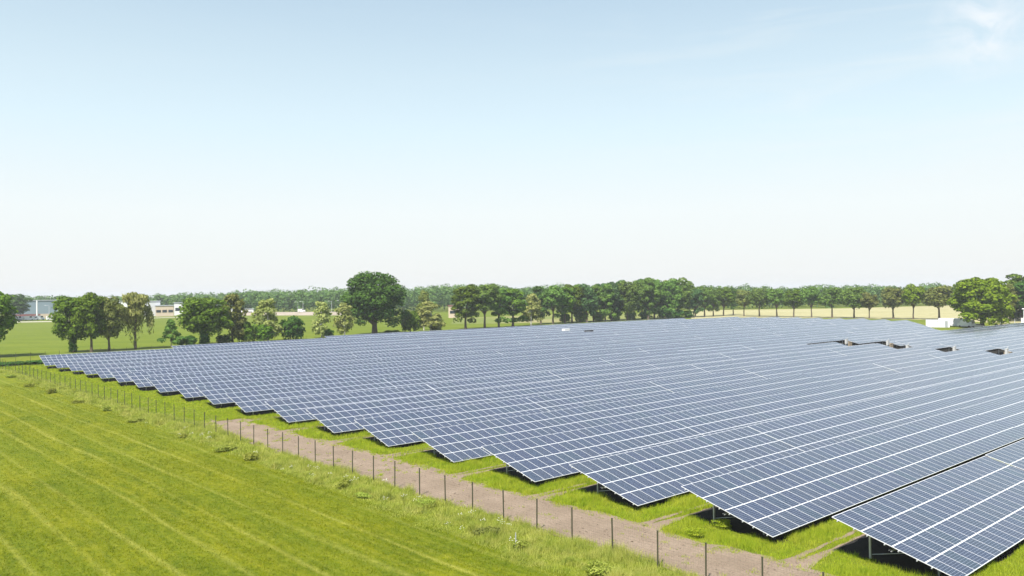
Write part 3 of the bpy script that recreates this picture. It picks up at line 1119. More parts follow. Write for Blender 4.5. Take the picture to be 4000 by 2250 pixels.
def proto(kind, crown, trunk, h, w):
    a = np.empty(len(crown.vertices) * 3, dtype=np.float32)
    crown.vertices.foreach_get('co', a)
    a = a.reshape(-1, 3)
    q = np.percentile(a, [1.5, 98.5], axis=0)
    w = 0.5 * ((q[1, 0] - q[0, 0]) + (q[1, 1] - q[0, 1]))
    h = np.percentile(a[:, 2], 99.7)
    PROTO.setdefault(kind, []).append((crown, trunk, float(h), float(w)))


def limbs_of(lobes, k, seed):
    rg = random.Random(seed)
    return [(l[0] * .8, l[1] * .8, l[2]) for l in rg.sample(lobes[1:], min(k, len(lobes) - 1))]


for s in range(4):      # broad old oaks
    lb = oak_lobes(s + 1, 5.6, 2.6, 15.0, 36, 0.32)
    proto('oak', make_crown(s, lb, 6500, 0.58, L_oak), make_trunk(s, 4.6, 0.42, limbs_of(lb, 8, s), M_bark), 15.6, 11.6)
for s in range(7):      # tall field trees of the grove
    lb = oak_lobes(s + 31, 4.4, (2.6, 3.6, 1.8, 4.4, 3.0, 2.2, 3.8)[s], 17.0, 24 + s, 0.30 + 0.02 * s, (0.95, 0.8, 1.0, 0.7, 0.9, 1.0, 0.85)[s])
    rgb = random.Random(s)
    lb = [l for l in lb if rgb.random() > 0.12] + [(rgb.uniform(-3.5, 3.5), rgb.uniform(-3.5, 3.5), rgb.uniform(2.2, 5.0), 1.2, 1.0, 0.5) for _ in range(3)]
    proto('grove', make_crown(s + 50, lb, 3600, 0.66, L_mid), make_trunk(s + 50, 5.6, 0.34, limbs_of(lb, 6, s), M_bark), 17.6, 9.4)
for s in range(5):      # roadside trees: clear stem, rounded flattish head
    lb = oak_lobes(s + 61, 4.9, (4.4, 3.6, 4.8, 4.0, 3.4)[s], 13.4, 22 + 2 * s, 0.30 + 0.025 * s, (0.92, 0.75, 1.0, 0.85, 0.7)[s], 0.14)
    rgb = random.Random(s + 5)
    lb = [l for l in lb if rgb.random() > 0.15]
    proto('road', make_crown(s + 70, lb, 3000, 0.66, L_mid), make_trunk(s + 70, 5.6, 0.30, limbs_of(lb, 9, s), M_bark), 13.9, 10.4)
for s in range(3):      # birches: loose, narrow, pale stem
    rg = random.Random(s + 90)
    lb = []
    for i in range(24):
        t = (i + 0.5) / 24
        z = 2.0 + 11.0 * t
        wd_ = (2.3 if t < 0.6 else 2.3 - 3.6 * (t - 0.6)) * rg.uniform(0.5, 1.0)
        a = rg.uniform(0, 6.28)
        lb.append((math.cos(a) * wd_ * 0.75, math.sin(a) * wd_ * 0.75, z, 0.95 * rg.uniform(.7, 1.2), 1.2 * rg.uniform(.8, 1.3), 1.0))
    proto('birch', make_crown(s + 90, lb, 2300, 0.50, L_birch, droop=0.5, shell=0.3), make_trunk(s + 90, 9, 0.15, limbs_of(lb, 6, s), M_bark_pale, 13.0, 0.35), 14.2, 5.4)
# weeping birch: long hanging curtains
rg = random.Random(5)
lb = []
for i in range(34):
    a = i * 2.4
    t = rg.random()
    rad = rg.uniform(1.2, 4.0)
    top = 14.5 - 0.55 * rad - rg.uniform(0, 2.5)
    lng = rg.uniform(2.0, 6.0) * (0.5 + rad / 5)
    lb.append((math.cos(a) * rad, math.sin(a) * rad, top - lng / 2, 0.75 * rg.uniform(.8, 1.3), lng / 2, lng / 4))
for i in range(9):
    a = i * 2.4
    lb.append((math.cos(a) * 1.6, math.sin(a) * 1.6, 12 + rg.uniform(0, 2.4), 1.5, 1.6, 1.6))
lb.append((0, 0, 5.5, 1.6, 4.5, 2.0))
proto('weeping', make_crown(99, lb, 5200, 0.48, L_birch, droop=1.1, shell=0.3), make_trunk(99, 9, 0.28, limbs_of(lb, 8, 2), M_bark, 13.5), 15.8, 9.6)
for s in range(3):      # shrubs
    lb = oak_lobes(s + 120, 2.3, 0.1, 4.2, 14, 0.42)
    proto('shrub', make_crown(s + 120, lb, 1500, 0.46, L_dark), make_trunk(s + 120, 1.2, 0.09, limbs_of(lb, 5, s), M_bark, 2.0), 4.4, 5.0)
# small young tree
lb = []
rg = random.Random(17)
for i in range(18):
    t = i / 17
    a = i * 2.4
    rad = (1 - t) * 2.6 * rg.uniform(.5, 1) + 0.2
    lb.append((math.cos(a) * rad, math.sin(a) * rad, 1.4 + 5.6 * t, 0.9 * (1.1 - 0.5 * t), 0.6, 1.1 - .5 * t))
proto('young', make_crown(140, lb, 1500, 0.48, L_olive), make_trunk(140, 2.6, 0.12, limbs_of(lb, 5, 3), M_bark, 5.5), 7.6, 6.2)
# the great oak in the middle
lb = oak_lobes(201, 9.0, 3.2, 21.6, 76, 0.25, 1.0)
lb += [(4.5, -2, 4.0, 2.2, 1.6, 1.2), (-3.5, -1.5, 4.3, 2.0, 1.4, 1.0), (6.6, 0, 6.5, 2.2, 1.8, 1.1), (-6.5, -1, 7.0, 2.4, 1.9, 1.2)]
proto('great', make_crown(200, lb, 15000, 0.62, L_dark), make_trunk(200, 5.2, 0.75, limbs_of(lb, 12, 4), M_bark, 12), 22.6, 20.0)
# bright maple by the cabins
lb = oak_lobes(211, 7.2, 1.6, 16.4, 54, 0.24, 0.85)
lb += [(5.6, -1, 3.6, 2.0, 1.5, 1.1), (-5.6, -1, 3.4, 2.0, 1.5, 1.1), (1.5, -3.0, 2.0, 1.9, 1.2, 0.9), (-2.2, -3.2, 2.4, 1.8, 1.2, 0.9)]
proto('maple', make_crown(210, lb, 9500, 0.66, L_fresh), make_trunk(210, 3.4, 0.45, limbs_of(lb, 12, 5), M_bark, 9), 17.4, 17.6)
# ivy sleeve for the two ivy-clad trunks
lb = [(0, 0, 0.6 + i * 0.55, 0.95 + 0.1 * (i % 2), 0.6, 1) for i in range(9)]
ME_ivy = make_crown(300, lb, 900, 0.45, L_dark)

n_tree = 0


def plant(kind, x, ytop, wpx, mat, label, cat='tree', name='tree', v=None, u=None, d=None, y=None, group=None, var=None, ivy=False, h=None, bark=None):
    """a tree seen in image column x, standing at row coordinate v/u, depth d or foot height y"""
    global n_tree
    p = ground(x, y) if y is not None else col(x, v=v, u=u, d=d)
    depth = p.y
    ht = h or height_to(x, ytop, depth)
    wm = 0.92 * wpx * depth / F
    P = PROTO[kind]
    cm, tm, h0, w0 = P[(n_tree if var is None else var) % len(P)]
    root = empty(name, p, random.uniform(0, 6.28) if kind not in ('great', 'maple', 'weeping') else 0.4)
    root.scale = (wm / w0, wm / w0, ht / h0)
    tag(root, label, cat, group)
    c = link('crown', cm, root)
    if mat is not None and mat != cm.materials[0]:
        c.material_slots[0].link = 'OBJECT'
        c.material_slots[0].material = mat
    t = link('trunk', tm, root)
    if bark is not None:
        t.material_slots[0].link = 'OBJECT'
        t.material_slots[0].material = bark
    if ivy:
        link('ivy', ME_ivy, root)
    n_tree += 1
    return root


# hedgerow trees behind the panels, from the left
T = plant
T('oak', -55, 1138, 190, L_oak, 'dark green tree cut off by the left edge of the photo', name='oak_tree', v=236, var=0)
T('oak', 56, 1150, 112, L_dark, 'round dark tree beside the white vans, left of the grey warehouse', name='oak_tree', y=1253, var=1)
T('oak', 284, 1160, 150, L_oak, 'broad oak with an ivy-covered forked trunk near the left end of the panels', name='oak_tree', v=239, var=2, ivy=True)
T('oak', 356, 1145, 118, L_oak, 'tall oak on a straight dark bare trunk beside the ivy-covered oak', name='oak_tree', v=236, var=3)
T('oak', 425, 1162, 112, L_olive, 'smaller yellowish-topped tree left of the weeping birch', name='field_tree', v=237, var=1)
T('weeping', 528, 1144, 128, L_birch, 'yellow-green weeping birch with long hanging curtains of twigs', name='weeping_birch', v=238)
T('young', 668, 1246, 92, L_mid, 'small young tree standing alone in the meadow right of the weeping birch', name='young_tree', v=238)
T('shrub', 726, 1312, 76, L_dark, 'low dark bush beside the small young tree', 'bush', 'bush', v=239)
T('oak', 798, 1164, 188, L_oak, 'spreading oak with a thick ivy-wrapped trunk and a gap in its crown', name='oak_tree', v=240, var=0, ivy=True)
T('shrub', 872, 1305, 58, L_dark, 'dark bush at the foot of the spreading oak', 'bush', 'bush', v=240)
T('birch', 908, 1150, 108, L_olive, 'loose olive-green tree with two thin stems right of the spreading oak', name='birch_tree', v=243, bark=M_bark)
T('shrub', 968, 1255, 82, L_oak, 'tall dark shrub left of the yellowish birch', 'bush', 'bush', v=242)
T('birch', 1046, 1168, 98, L_birch, 'yellowish birch left of the round dark bush', name='birch_tree', v=243)
T('shrub', 1030, 1268, 80, L_oak, 'green shrub at the foot of the yellowish birch', 'bush', 'bush', v=241)
T('shrub', 1135, 1236, 97, L_dark, 'large rounded dark bush standing alone', 'bush', 'bush', v=243)
T('birch', 1256, 1178, 78, L_birch, 'pale birch, left one of the pair before the great oak', name='birch_tree', v=245)
T('shrub', 1280, 1285, 42, L_dark, 'small dark shrub at the right foot of a pale birch', 'bush', 'bush', v=244)
T('birch', 1345, 1184, 80, L_birch, 'pale birch, right one of the pair, touching the great oak', name='birch_tree', v=247)
T('great', 1463, 1066, 222, L_dark, 'great dark oak, the largest tree of the photo', name='oak_tree', v=249)
T('shrub', 1530, 1290, 60, L_dark, 'low dark shrub under the right side of the great oak', 'bush', 'bush', v=250)
T('shrub', 1604, 1214, 78, L_oak, 'dark shrubby tree between the great oak and a pale birch', 'bush', 'bush', v=250, var=1)
T('birch', 1655, 1136, 60, L_olive, 'thin wispy birch top right of the great oak', name='birch_tree', v=262)
T('birch', 1682, 1178, 102, L_birch, 'pale birch standing alone right of the great oak', name='birch_tree', v=249)
T('shrub', 1700, 1255, 50, L_oak, 'green shrub at the foot of the lone pale birch', 'bush', 'bush', v=249)
T('grove', 1818, 1112, 118, L_oak, 'bright green tree at the left end of the grove', name='field_tree', v=252, var=0)
T('road', 1893, 1110, 124, L_mid, 'broad tree with a thick forked trunk, second in the grove from the left', name='field_tree', v=252, var=0)
T('grove', 1948, 1125, 92, L_mid, 'tree on a slim dark trunk, third in the grove from the left', name='field_tree', v=252, var=1)
T('grove', 2003, 1128, 112, L_oak, 'fresh green tree on a short dark trunk with a shadow at its foot', name='field_tree', v=254.6, var=1)
T('birch', 2074, 1148, 76, L_birch, 'grey-green birch with a pale stem inside the grove', name='birch_tree', v=258)
T('grove', 2112, 1118, 84, L_dark, 'dark tree just right of the grey-green birch in the grove', name='field_tree', v=265, var=2)
T('road', 2160, 1116, 108, L_mid, 'spreading tree with dark forked trunk right of the dark one in the grove', name='field_tree', v=262, var=2)
GROVE = [(2206, 1122, 90, L_oak), (2234, 1112, 88, L_oak), (2264, 1111, 74, L_mid), (2292, 1110, 78, L_teal), (2318, 1112, 78, L_mid), (2346, 1108, 72, L_teal),
         (2364, 1110, 74, L_mid), (2388, 1103, 78, L_teal), (2416, 1096, 84, L_teal), (2450, 1099, 78, L_mid), (2476, 1097, 80, L_mid), (2508, 1091, 84, L_teal),
         (2532, 1086, 86, L_mid), (2556, 1090, 84, L_mid), (2590, 1097, 82, L_olive), (2622, 1092, 88, L_mid), (2652, 1086, 96, L_mid), (2692, 1098, 70, L_mid)]
for i, (x, yt, wp_, mt) in enumerate(GROVE):
    T('grove', x, yt, wp_, mt, f'tall leafy tree of the dense grove, {ORD[i]} from the left of the close-set trunks', name='field_tree', v=262 - 0.2 * i + (i % 3) * 3, group='close-set tall trees of the grove')
for x, yt, wp_, lab in ((2600, 1205, 70, 'dark thicket under the tall trees at the right end of the grove, left part'), (2640, 1210, 64, 'dark thicket under the tall trees at the right end of the grove, right part'), (2688, 1212, 40, 'small dark bush between the grove and the shorter green trees')):
    T('shrub', x, yt, wp_, L_dark, lab, 'bush', 'bush', v=258)
for i, x in enumerate((2208, 2272, 2338, 2402, 2462, 2520)):
    T('shrub', x, 1222 - 3 * (i % 3), 44 + 6 * (i % 2), L_mid, f'low undergrowth bush between the grove trunks, {ORD[i]} from the left', 'bush', 'bush', v=264, group='undergrowth bushes in the grove')
T('grove', 2716, 1128, 66, L_teal, 'cool green tree at the right foot of the grove', name='field_tree', v=260)
T('grove', 2752, 1116, 70, L_mid, 'middle-sized tree right of the cool green one', name='field_tree', v=260)
T('grove', 2786, 1124, 62, L_mid, 'middle-sized tree left of the stand with the pale field behind', name='field_tree', v=260)
T('road', 2826, 1122, 74, L_oak, 'dark tree with a forked trunk against the pale crop field', name='field_tree', v=258.7)
T('grove', 2864, 1124, 56, L_dark, 'narrow dark tree left of the yellowish roadside tree', name='field_tree', v=262)
ROAD = [(2906, 1132, 66, L_olive, 232, 'yellowish'), (2966, 1127, 84, L_mid, 224, 'leafy double-stemmed'), (3034, 1128, 80, L_mid, 225, 'slender'), (3100, 1132, 74, L_oak, 225, 'small dark'), (3170, 1122, 76, L_mid, 0, 'upright'),
        (3250, 1124, 92, L_mid, 0, 'round-headed'), (3336, 1124, 96, L_mid, 0, 'broad double-stemmed'), (3395, 1142, 66, L_olive, 0, 'low olive'), (3489, 1122, 92, L_olive, 0, 'brownish round'), (3567, 1111, 82, L_fresh, 0, 'tall fresh green'), (3668, 1117, 112, L_olive, 0, 'wide-spreading olive')]
for i, (x, yt, wp_, mt, vv, adj) in enumerate(ROAD):
    T('road', x, yt, wp_, mt, f'{adj} roadside tree before the pale field, {ORD[i]} from the left in its line', name='roadside_tree', u=383, group='trees along the road by the pale field')
T('grove', 3765, 1100, 80, L_oak, 'dark tree half hidden behind the bright green maple', name='field_tree', d=345)
T('maple', 3836, 1087, 208, L_fresh, 'big bright green tree beside the white cabins, right side', name='maple_tree', d=284)
T('grove', 3946, 1110, 70, L_olive, 'tree on a bare brown trunk just right of the bright green tree', name='field_tree', d=331)
T('grove', 3990, 1071, 150, L_oak, 'tall dark tree cut off by the right edge of the photo', name='field_tree', d=345)
T('grove', 3905, 1112, 90, L_dark, 'dark tree behind the bare brown trunk at right', name='field_tree', d=352)
for x in (4075, 4160):
    T('oak', x, 1085, 180, L_dark, 'shady tree outside the right edge, behind the white pole' if x < 4100 else 'farther shady tree outside the right edge', name='field_tree', d=325 + (x - 4075) * 0.2)
T('shrub', 3975, 1175, 120, L_dark, 'deep shady undergrowth beneath the trees at the right edge', 'bush', 'bush', d=350)
# low hedge in front of the left fence corner
for i, x in enumerate((18, 60, 100, 140)):
    T('shrub', x, 1388 - 2 * (i % 2), 60, L_dark, ['low dark hedge bush at the left edge, behind the fence', 'low dark hedge bush, second from the left edge', 'low dark hedge bush, second from the end of the panels', 'low dark hedge bush touching the end of the rear panels'][i], 'bush', 'bush', v=203, group='low hedge at the left end of the panels', h=0.9)

# far wood on the horizon: one mass
PX = [-250, 0, 200, 400, 600, 780, 900, 1000, 1150, 1350, 1560, 1650, 1800, 1950, 2000, 2250, 2700, 2850, 2980, 3050, 3150, 3300, 3400, 3470, 3560, 3650, 3700, 3760, 4000, 4300]
PY = [1158, 1157, 1155, 1156, 1151, 1143, 1140, 1136, 1130, 1125, 1127, 1120, 1113, 1112, 1120, 1113, 1120, 1118, 1120, 1117, 1120, 1115, 1112, 1115, 1112, 1112, 1119, 1112, 1110, 1110]
DX = [-250, 430, 850, 900, 1800, 2750, 3740, 4300]
DY = [770, 730, 690, 640, 650, 605, 640, 660]
rg = np.random.default_rng(77)
VV = []
for row, (off, step) in enumerate(((0, 26), (45, 24), (110, 24), (200, 26), (330, 30))):
    x = -260.0
    while x < 4320:
        d = np.interp(x, DX, DY) + off + rg.uniform(-18, 18)
        p = col(x, d=d)
        yt = np.interp(x, PX, PY) + 4.0 * math.sin(x * 0.021) * math.sin(x * 0.0047) + (rg.uniform(-6, 9) if row > 2 else rg.uniform(3, 20 + 4 * (2 - row)))
        ht = np.clip(height_to(x, yt, d), 9, 34)
        wr = ht * rg.uniform(0.30, 0.50)
        lobes = []
        for q in range(7):
            a = rg.uniform(0, 6.28)
            lobes.append((math.cos(a) * wr * .55, math.sin(a) * wr * .55, ht * rg.uniform(.3, .85), wr * .55, wr * .5, 1))
        lobes.append((0, 0, ht * .86, wr * .55, ht * .14, .8))
        lobes.append((0, 0, ht * .25, wr * .9, ht * .25, .9))
        v = crown_quads(rg, lobes, 260 if row < 3 else 200, 1.9, up_bias=0.5)
        v[:, :2] += np.array([p.x, p.y])
        v[:, 2] = np.maximum(v[:, 2], 0.02)
        VV.append(v)
        x += step * rg.uniform(0.7, 1.3)
VV = np.concatenate(VV)
o = link('forest', npmesh('forest', VV, np.arange(len(VV)).reshape(-1, 4), [L_forest]))
tag(o, 'distant mixed wood along the whole horizon behind the fields', 'forest', kind='stuff')

# ------------------------------------------------------------------ flowering weeds and rank plants in the verge
FL = [(1105, 1826), (1140, 1824), (1205, 1817), (1238, 1833), (1291, 1847), (1352, 1863), (1373, 1869), (1387, 1875), (1221, 1856), (1508, 1882), (1578, 1940), (1620, 1945), (1503, 1950), (1640, 1940),
      (1801, 2003), (1843, 2006), (1950, 2031), (1962, 2038), (1990, 2041), (1890, 2034), (1748, 2036), (1801, 2057), (571, 1646), (701, 1692), (751, 1695), (790, 1690), (817, 1695), (809, 1710), (819, 1711), (790, 1701), (724, 1672), (1996, 2108), (2018, 2109), (1000, 1770)]
mb = MB()
rgf = random.Random(3)
for s in range(2):
    mb = MB()
    for q in range(5):
        a = rgf.uniform(0, 6.28)
        x, y = math.cos(a) * .16 * (q > 0), math.sin(a) * .16 * (q > 0)
        h = rgf.uniform(.72, 1.0)
        mb.tube([(0, 0, 0), (x * .5, y * .5, h * .6), (x, y, h)], [.012, .009, .005], 4, 0)
    STEM = mb.mesh('stem', [L_weed])
    mb = MB()
    rgq = random.Random(3)
    for q in range(9):
        a = rgq.uniform(0, 6.28); r_ = rgq.uniform(0, .24)
        x, y, h = math.cos(a) * r_, math.sin(a) * r_, rgq.uniform(.80, 1.05)
        for e in range(5):
            b = rgq.uniform(0, 6.28)
            dx, dy = math.cos(b) * .032, math.sin(b) * .032
            mb.quad([(x - dx, y - dy, h + .01 * e), (x + dy * .9, y - dx * .9, h + .02), (x + dx * 1.2, y + dy * 1.2, h + .012 * e), (x - dy, y + dx, h + .015)])
    UMB = mb.mesh('flower_head', [L_umbel])
for i, (x, y) in enumerate(FL):
    p = ground(x, y, 0.75); p.z = 0
    root = empty('cow_parsley', p, i * 1.3)
    s = random.uniform(0.75, 1.1)
    root.scale = (s, s, s * 0.85)
    tag(root, 'white flowering weed in the grass verge along the fence', 'wildflower', 'white flowering weeds along the fence')
    link('stem', STEM, root)
    link('flower_head', UMB, root)
lb = oak_lobes(400, 0.75, 0.0, 1.0, 14, 0.42)
ME_weed = make_crown(401, lb, 1300, 0.11, L_weed, up_bias=0.3)
lb = oak_lobes(402, 0.75, 0.0, 1.1, 14, 0.38)
ME_weed2 = make_crown(403, lb, 1300, 0.12, L_weed, up_bias=0.3, droop=0.6)
WD = [(42, 1475, 1.7, L_weed, 'bushy dark weed at the far left end of the verge'), (112, 1512, 1.6, L_weed, 'dark weed clump left end of the verge, right of the bushy one'), (200, 1536, 2.0, L_weed, 'wide rank weed clump at the mown edge, third from the left'),
      (305, 1575, 1.2, L_dark, 'dark weed clump at the mown edge, fourth from the left'), (415, 1605, 1.5, L_weed, 'weed clump with dark hollow at the mown edge, fifth from the left'), (530, 1648, 1.4, L_weed, 'leaning weed clump at the mown edge, sixth from the left'),
      (715, 1708, 1.2, L_weed, 'weed clump below the leftmost white flowers'), (880, 1760, 1.6, L_weed, 'leafy weed clump where the soil track begins'), (975, 1795, 1.5, L_weed, 'weed clump right of the track start, at the mown edge'), (1345, 1905, 1.5, L_weed, 'green weed clump in the middle of the verge'),
      (1420, 1945, 1.3, L_weed, 'dark weed mound below the middle white flowers'), (1660, 1985, 1.6, L_dark, 'dark green weed mound in the verge between two fence posts'), (1900, 2095, 1.2, L_olive, 'brownish dry weed clump at the mown edge'), (2340, 2240, 1.6, L_weed, 'dark weed mound at the bottom edge of the photo'), (2035, 2140, 1.0, L_weed, 'small leafy weed beside the grey stake in the verge')]
for i, (x, y, s, mt, lab) in enumerate(WD):
    o = link('weed_clump', ME_weed if i % 2 else ME_weed2)
    o.location = ground(x, y)
    o.rotation_euler = (0, 0, i * 1.7)
    o.scale = (s * random.uniform(0.4, 0.7), s * random.uniform(0.6, 1.1), s * random.uniform(0.28, 0.45))
    o.material_slots[0].link = 'OBJECT'
    o.material_slots[0].material = L_weed if mt == L_dark else mt
    tag(o, lab, 'weed', 'rank weeds along the verge')
# rosette of broad leaves by the second table, and the white stake in the verge
for (x, y, lab) in ((2822, 2062, 'broad-leaved dock plant in the grass before the second table'), (2716, 2095, 'small dock plant at the edge of the soil track')):
    o = link('dock_plant', ME_weed)
    o.location = ground(x, y)
    o.scale = (0.8, 0.8, 0.55)
    o.material_slots[0].link = 'OBJECT'
    o.material_slots[0].material = L_grass
    tag(o, lab, 'plant')
mb = MB(); mb.box(-.025, .025, -.02, .02, -.1, .95); mb.box(-.035, .035, -.025, .025, .70, .80)
o = mb.build('marker_stake', M_grey)
o.location = ground(2015, 2145)
tag(o, 'short grey marker stake in the grass verge', 'stake')

# ------------------------------------------------------------------ far buildings, lamps and vehicles
def face(p):
    """rotation so that local -Y looks back at the camera"""
    return math.atan2(p.y, p.x) - math.pi / 2


def hall(name, xa, xb, ytop, d, mat, label, depth=18, band=None, windows=0, door=None, roofmat=None, cat='building'):
    xm = (xa + xb) / 2
    p = col(xm, d=d)
    L = (xb - xa) * d / F
    h = height_to(xm, ytop, d)
    root = empty(name, p, face(p))
    tag(root, label, cat)
    mb = MB(); z0 = 0
    if band:
        mb.box(-L / 2, L / 2, 0, depth, band[0] + .002, h); mb.build('wall', mat, root)
        mb = MB(); mb.box(-L / 2 - .1, L / 2 + .1, -.1, depth + .1, -.3, band[0]); mb.build('plinth', band[1], root)
    else:
        mb.box(-L / 2, L / 2, 0, depth, -.3, h); mb.build('wall', mat, root)
    mb = MB(); mb.box(-L / 2 - .4, L / 2 + .4, -.4, depth + .4, h + .003, h + .5); mb.build('roof', roofmat or M_grey, root)
    for i in range(windows):
        x = -L / 2 + L * (i + .5) / windows
        mb = MB(); mb.box(x - L / windows * .38, x + L / windows * .38, -.13, -.02, h * .38, h * .62); mb.build('window', M_glassd, root)
    if door:
        mb = MB(); mb.box(door[0], door[1], -.16, -.11, 0, door[2]); mb.build('door', door[3], root)
    return root, L, h


M_wall_blue = simple('blue_grey_cladding', (0.20, 0.26, 0.31), 0.5, 0.0, 0.12, 0.15)
M_red = simple('dull_red_cladding', (0.20, 0.075, 0.07), 0.6, 0, 0.2, 0.3)
M_beige = simple('beige_cladding', (0.52, 0.42, 0.32), 0.7, 0, 0.1, 0.3)
M_offw = simple('pale_grey_cladding', (0.52, 0.53, 0.56), 0.6, 0, 0.08, 0.2)
hall('warehouse', 70, 214, 1175, 560, M_wall_blue, 'big blue-grey warehouse with a dull red base at far left', 40, (3.6, M_red), 0, (2.5, 9.5, 3.6, M_beige))
hall('white_hall', 424, 494, 1177, 610, M_white, 'low white hall half hidden behind the weeping birch', 25, None, 2)
hall('grey_hall', 566, 624, 1178, 600, M_offw, 'pale grey windowless hall right of the weeping birch', 25)
r_, L_, h_ = hall('beige_building', 611, 676, 1195, 590, M_beige, 'beige building with a dark window band beside the pale grey hall', 14, None, 3)
hall('white_hall', 682, 716, 1184, 615, M_white, 'small white hall left of the spreading oak', 15, None, 1)
hall('low_shed', 905, 988, 1209, 600, M_white, 'low white shed seen between thin trees', 10, None, 2)
hall('small_house', 1752, 1800, 1196, 470, M_beige, 'small pale house behind the left trees of the grove', 8, None, 1, roofmat=M_red)
# white mast before the warehouse
p = col(145, d=540)
root = empty('flag_mast', p); tag(root, 'thick white mast before the blue-grey warehouse', 'mast')
mb = MB(); mb.tube([(0, 0, 0), (0, 0, height_to(145, 1174, 540))], [.55, .45], 10); mb.build('pole', M_white, root)
mb = MB(); mb.box(-.8, .8, -.8, .8, -.1, .35); mb.build('foot', M_grey, root)


def lamp(x, ytop, d, label):
    p = col(x, d=d)
    h = height_to(x, ytop, d)
    root = empty('street_lamp', p, face(p))
    tag(root, label, 'street lamp', 'street lamps along the far road')
    mb = MB(); mb.tube([(0, 0, 0), (0, 0, h)], [.16, .10], 8); mb.build('pole', M_offw, root)
    mb = MB(); mb.tube([(0, 0, h), (-.8, 0, h + .35), (-1.9, 0, h + .4)], .08, 6); mb.build('arm', M_offw, root)
    mb = MB(); mb.box(-2.7, -1.7, -.22, .22, h + .3, h + .5); mb.build('lamp_head', M_white, root)


lamp(1164, 1181, 640, 'leftmost street lamp of the far road, at the wood edge')
lamp(1184, 1179, 612, 'street lamp beside the white van on the far road')
lamp(1296, 1178, 606, 'street lamp on the far road left of the great oak')
lamp(1332, 1176, 600, 'street lamp nearest the great oak on the far road')
lamp(192, 1195, 545, 'street lamp at the right corner of the blue-grey warehouse')


def vehicle(x, d, z, mat, label, L=5.2, w=1.9, h=2.2, cat='van', name='van', rz=0.0, group=None, cab=0.28):
    p = col(x, d=d)
    root = empty(name, (p.x, p.y, z), face(p) + rz)
    tag(root, label, cat, group)
    mb = MB()
    P = [(-L / 2, .35), (L / 2, .35), (L / 2, .35 + (h - .35) * .45), (L / 2 - L * cab * .55, .35 + (h - .35) * .55), (L / 2 - L * cab, h), (-L / 2 + .1, h), (-L / 2, h - .2)]
    for s, yy in ((-1, -w / 2), (1, w / 2)):
        mb.quad([(a, yy, b) for a, b in (P if s < 0 else P[::-1])])
    for a, b in zip(P, P[1:] + P[:1]):
        mb.quad([(a[0], -w / 2, a[1]), (a[0], w / 2, a[1]), (b[0], w / 2, b[1]), (b[0], -w / 2, b[1])])
    mb.build('body', mat, root)
    mb = MB(); mb.box(L / 2 - L * cab - .9, L / 2 - L * cab * .75, -w / 2 - .012, -w / 2 - .002, .35 + (h - .35) * .55, h - .2)
    mb.build('window', M_glassd, root)
    for xx in (-L * .32, L * .32):
        for yy in (-w / 2, w / 2):
            mb = MB(); mb.tube([(xx, yy - .11, .34), (xx, yy + .11, .34)], .34, 12); mb.build('wheel', M_black, root)
    return root


VL = ['white van at the left end of the parked row before the warehouse', 'white van second from the left in the parked row', 'white van third from the left in the parked row', 'white van in the middle of the parked row before the warehouse',
      'white van left of the thick white mast', 'white van just right of the thick white mast', 'white van at the right end of the parked row']
for i, x in enumerate((48, 70, 92, 112, 132, 156, 200)):
    vehicle(x, 528 + (i % 3) * 3, 0, M_white, VL[i], 5.6, 2.0, 2.9 if i % 2 else 2.6, group='white vans parked before the warehouse', rz=0.25)
vehicle(72, 512, 0, simple('dark_car_paint', (0.03, 0.035, 0.05), 0.3), 'dark car parked in front of the white vans', 4.5, 1.8, 1.5, 'car', 'car', cab=.42)
vehicle(1178, 586, 2.0, M_white, 'white van driving on the far road bank', 5.4, 2.0, 2.4)
# white cabins, van and car at the right end of the field
def cabin(name, x, d, ytop, wpx, dep, label, rz=0.0):
    p = col(x, d=d)
    h = height_to(x, ytop, d)
    L = wpx * d / F
    root = empty(name, p, face(p) + rz)
    tag(root, label, 'cabin', 'white cabins at the right end of the panels')
    mb = MB(); mb.box(-L / 2, L / 2, 0, dep, .12, h); mb.build('wall', M_white, root)
    mb = MB(); mb.box(-L / 2 - .06, L / 2 + .06, -.06, dep + .06, h + .002, h + .10); mb.build('roof', M_white, root)
    mb = MB(); mb.box(-L / 2 + .1, L / 2 - .1, .1, dep - .1, -.1, .118); mb.build('base', M_grey, root)
    mb = MB(); mb.box(L * .30, L * .30 + .95, -.03, -.003, .2, h - .25); mb.build('door', M_grey, root)
    mb = MB(); mb.box(-L * .05, L * .05, -.03, -.003, h - .5, h - .32); mb.build('vent', M_steel2, root)
    return root


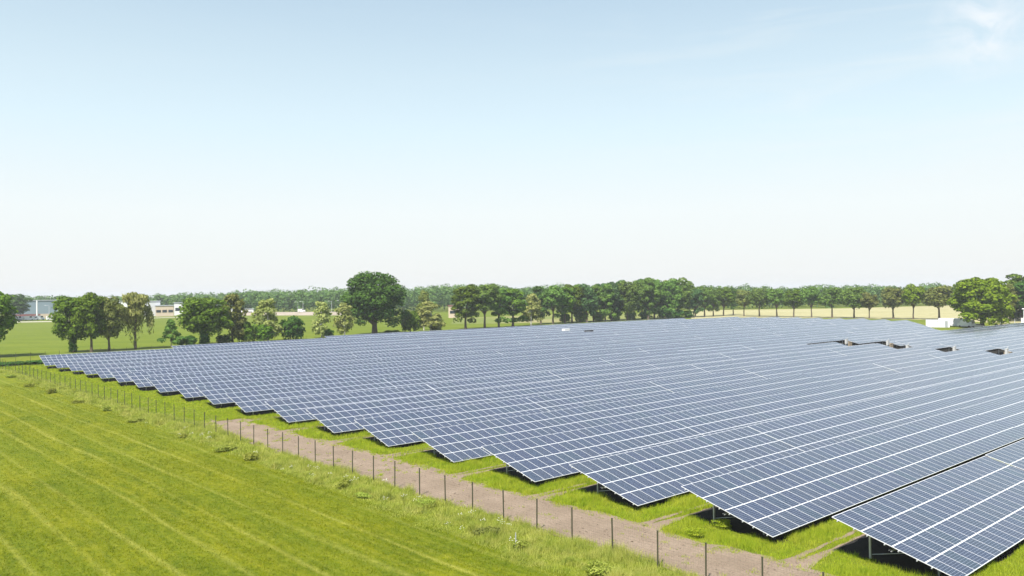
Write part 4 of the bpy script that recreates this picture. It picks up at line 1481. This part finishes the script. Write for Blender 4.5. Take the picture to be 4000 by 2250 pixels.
cabin('white_cabin', 3662, 288, 1251, 82, 3.0, 'long low white cabin at the right rear end of the panels, left one')
cabin('white_cabin', 3724, 298, 1245, 104, 3.0, 'taller white cabin behind the white van, right one of the pair')
vehicle(3772, 289, 0, M_white, 'white van with dark windscreen parked before the cabins', 5.4, 2.0, 2.5, rz=2.6)
vehicle(3818, 284, 0, M_white, 'white car half hidden under the bright green tree', 4.4, 1.8, 1.5, 'car', 'car', cab=.42)
wire_fence('yard_fence', [uvof(col(3908, d=312)), uvof(col(4080, d=306))], 2.0, 'grey mesh yard fence with pale posts at the right edge', 2.4, True, M_offw, 0.06)
p = col(4001, d=300)
root = empty('white_kiosk', p, face(p)); tag(root, 'white kiosk with a capped white pillar cut off by the right edge', 'kiosk')
mb = MB(); mb.box(-1.1, 1.4, 0, 1.6, -.1, 2.5); mb.box(-1.2, 1.5, -.1, 1.7, 2.503, 2.62); mb.build('body', M_white, root)
mb = MB(); mb.tube([(0, .6, 2.63), (0, .6, 6.0)], .32, 10); mb.build('pillar', M_white, root)
mb = MB(); mb.box(-.75, .75, -.1, 1.3, 6.003, 6.35); mb.build('cap', M_white, root)
# low dark rail fence by the left trees of the grove
root, pos = wire_fence('rail_fence', [uvof(col(1792, v=240)), uvof(col(1884, v=240))], 1.2, 'low dark rail fence below the left trees of the grove', 2.0, False, M_black, 0.05)
a = Vector((*uvof(col(1792, v=240)), 0)); b = Vector((*uvof(col(1884, v=240)), 0))
for z in (.55, 1.0):
    mb = MB(); mb.tube([Vector((0, .07, z)), b - a + Vector((0, .07, z))], .04, 5); mb.build('rail', M_black, root)

# ------------------------------------------------------------------ summer haze
mb = MB(); mb.box(-4200, 4200, -1200, 6200, -1.2, 46)
hm, nt, out = new_mat('haze_air')
pv = nd(nt, 'ShaderNodeVolumePrincipled', Density=0.00018)
pv.inputs['Color'].default_value = (0.93, 0.96, 1.0, 1)
pv.inputs['Anisotropy'].default_value = 0.0
ln(nt, pv.outputs[0], out.inputs['Volume'])
o = mb.build('haze', hm)
o['kind'] = 'stuff'

# ------------------------------------------------------------------ render settings
S.cycles.max_bounces = 6
S.cycles.transparent_max_bounces = 8
S.cycles.volume_bounces = 0
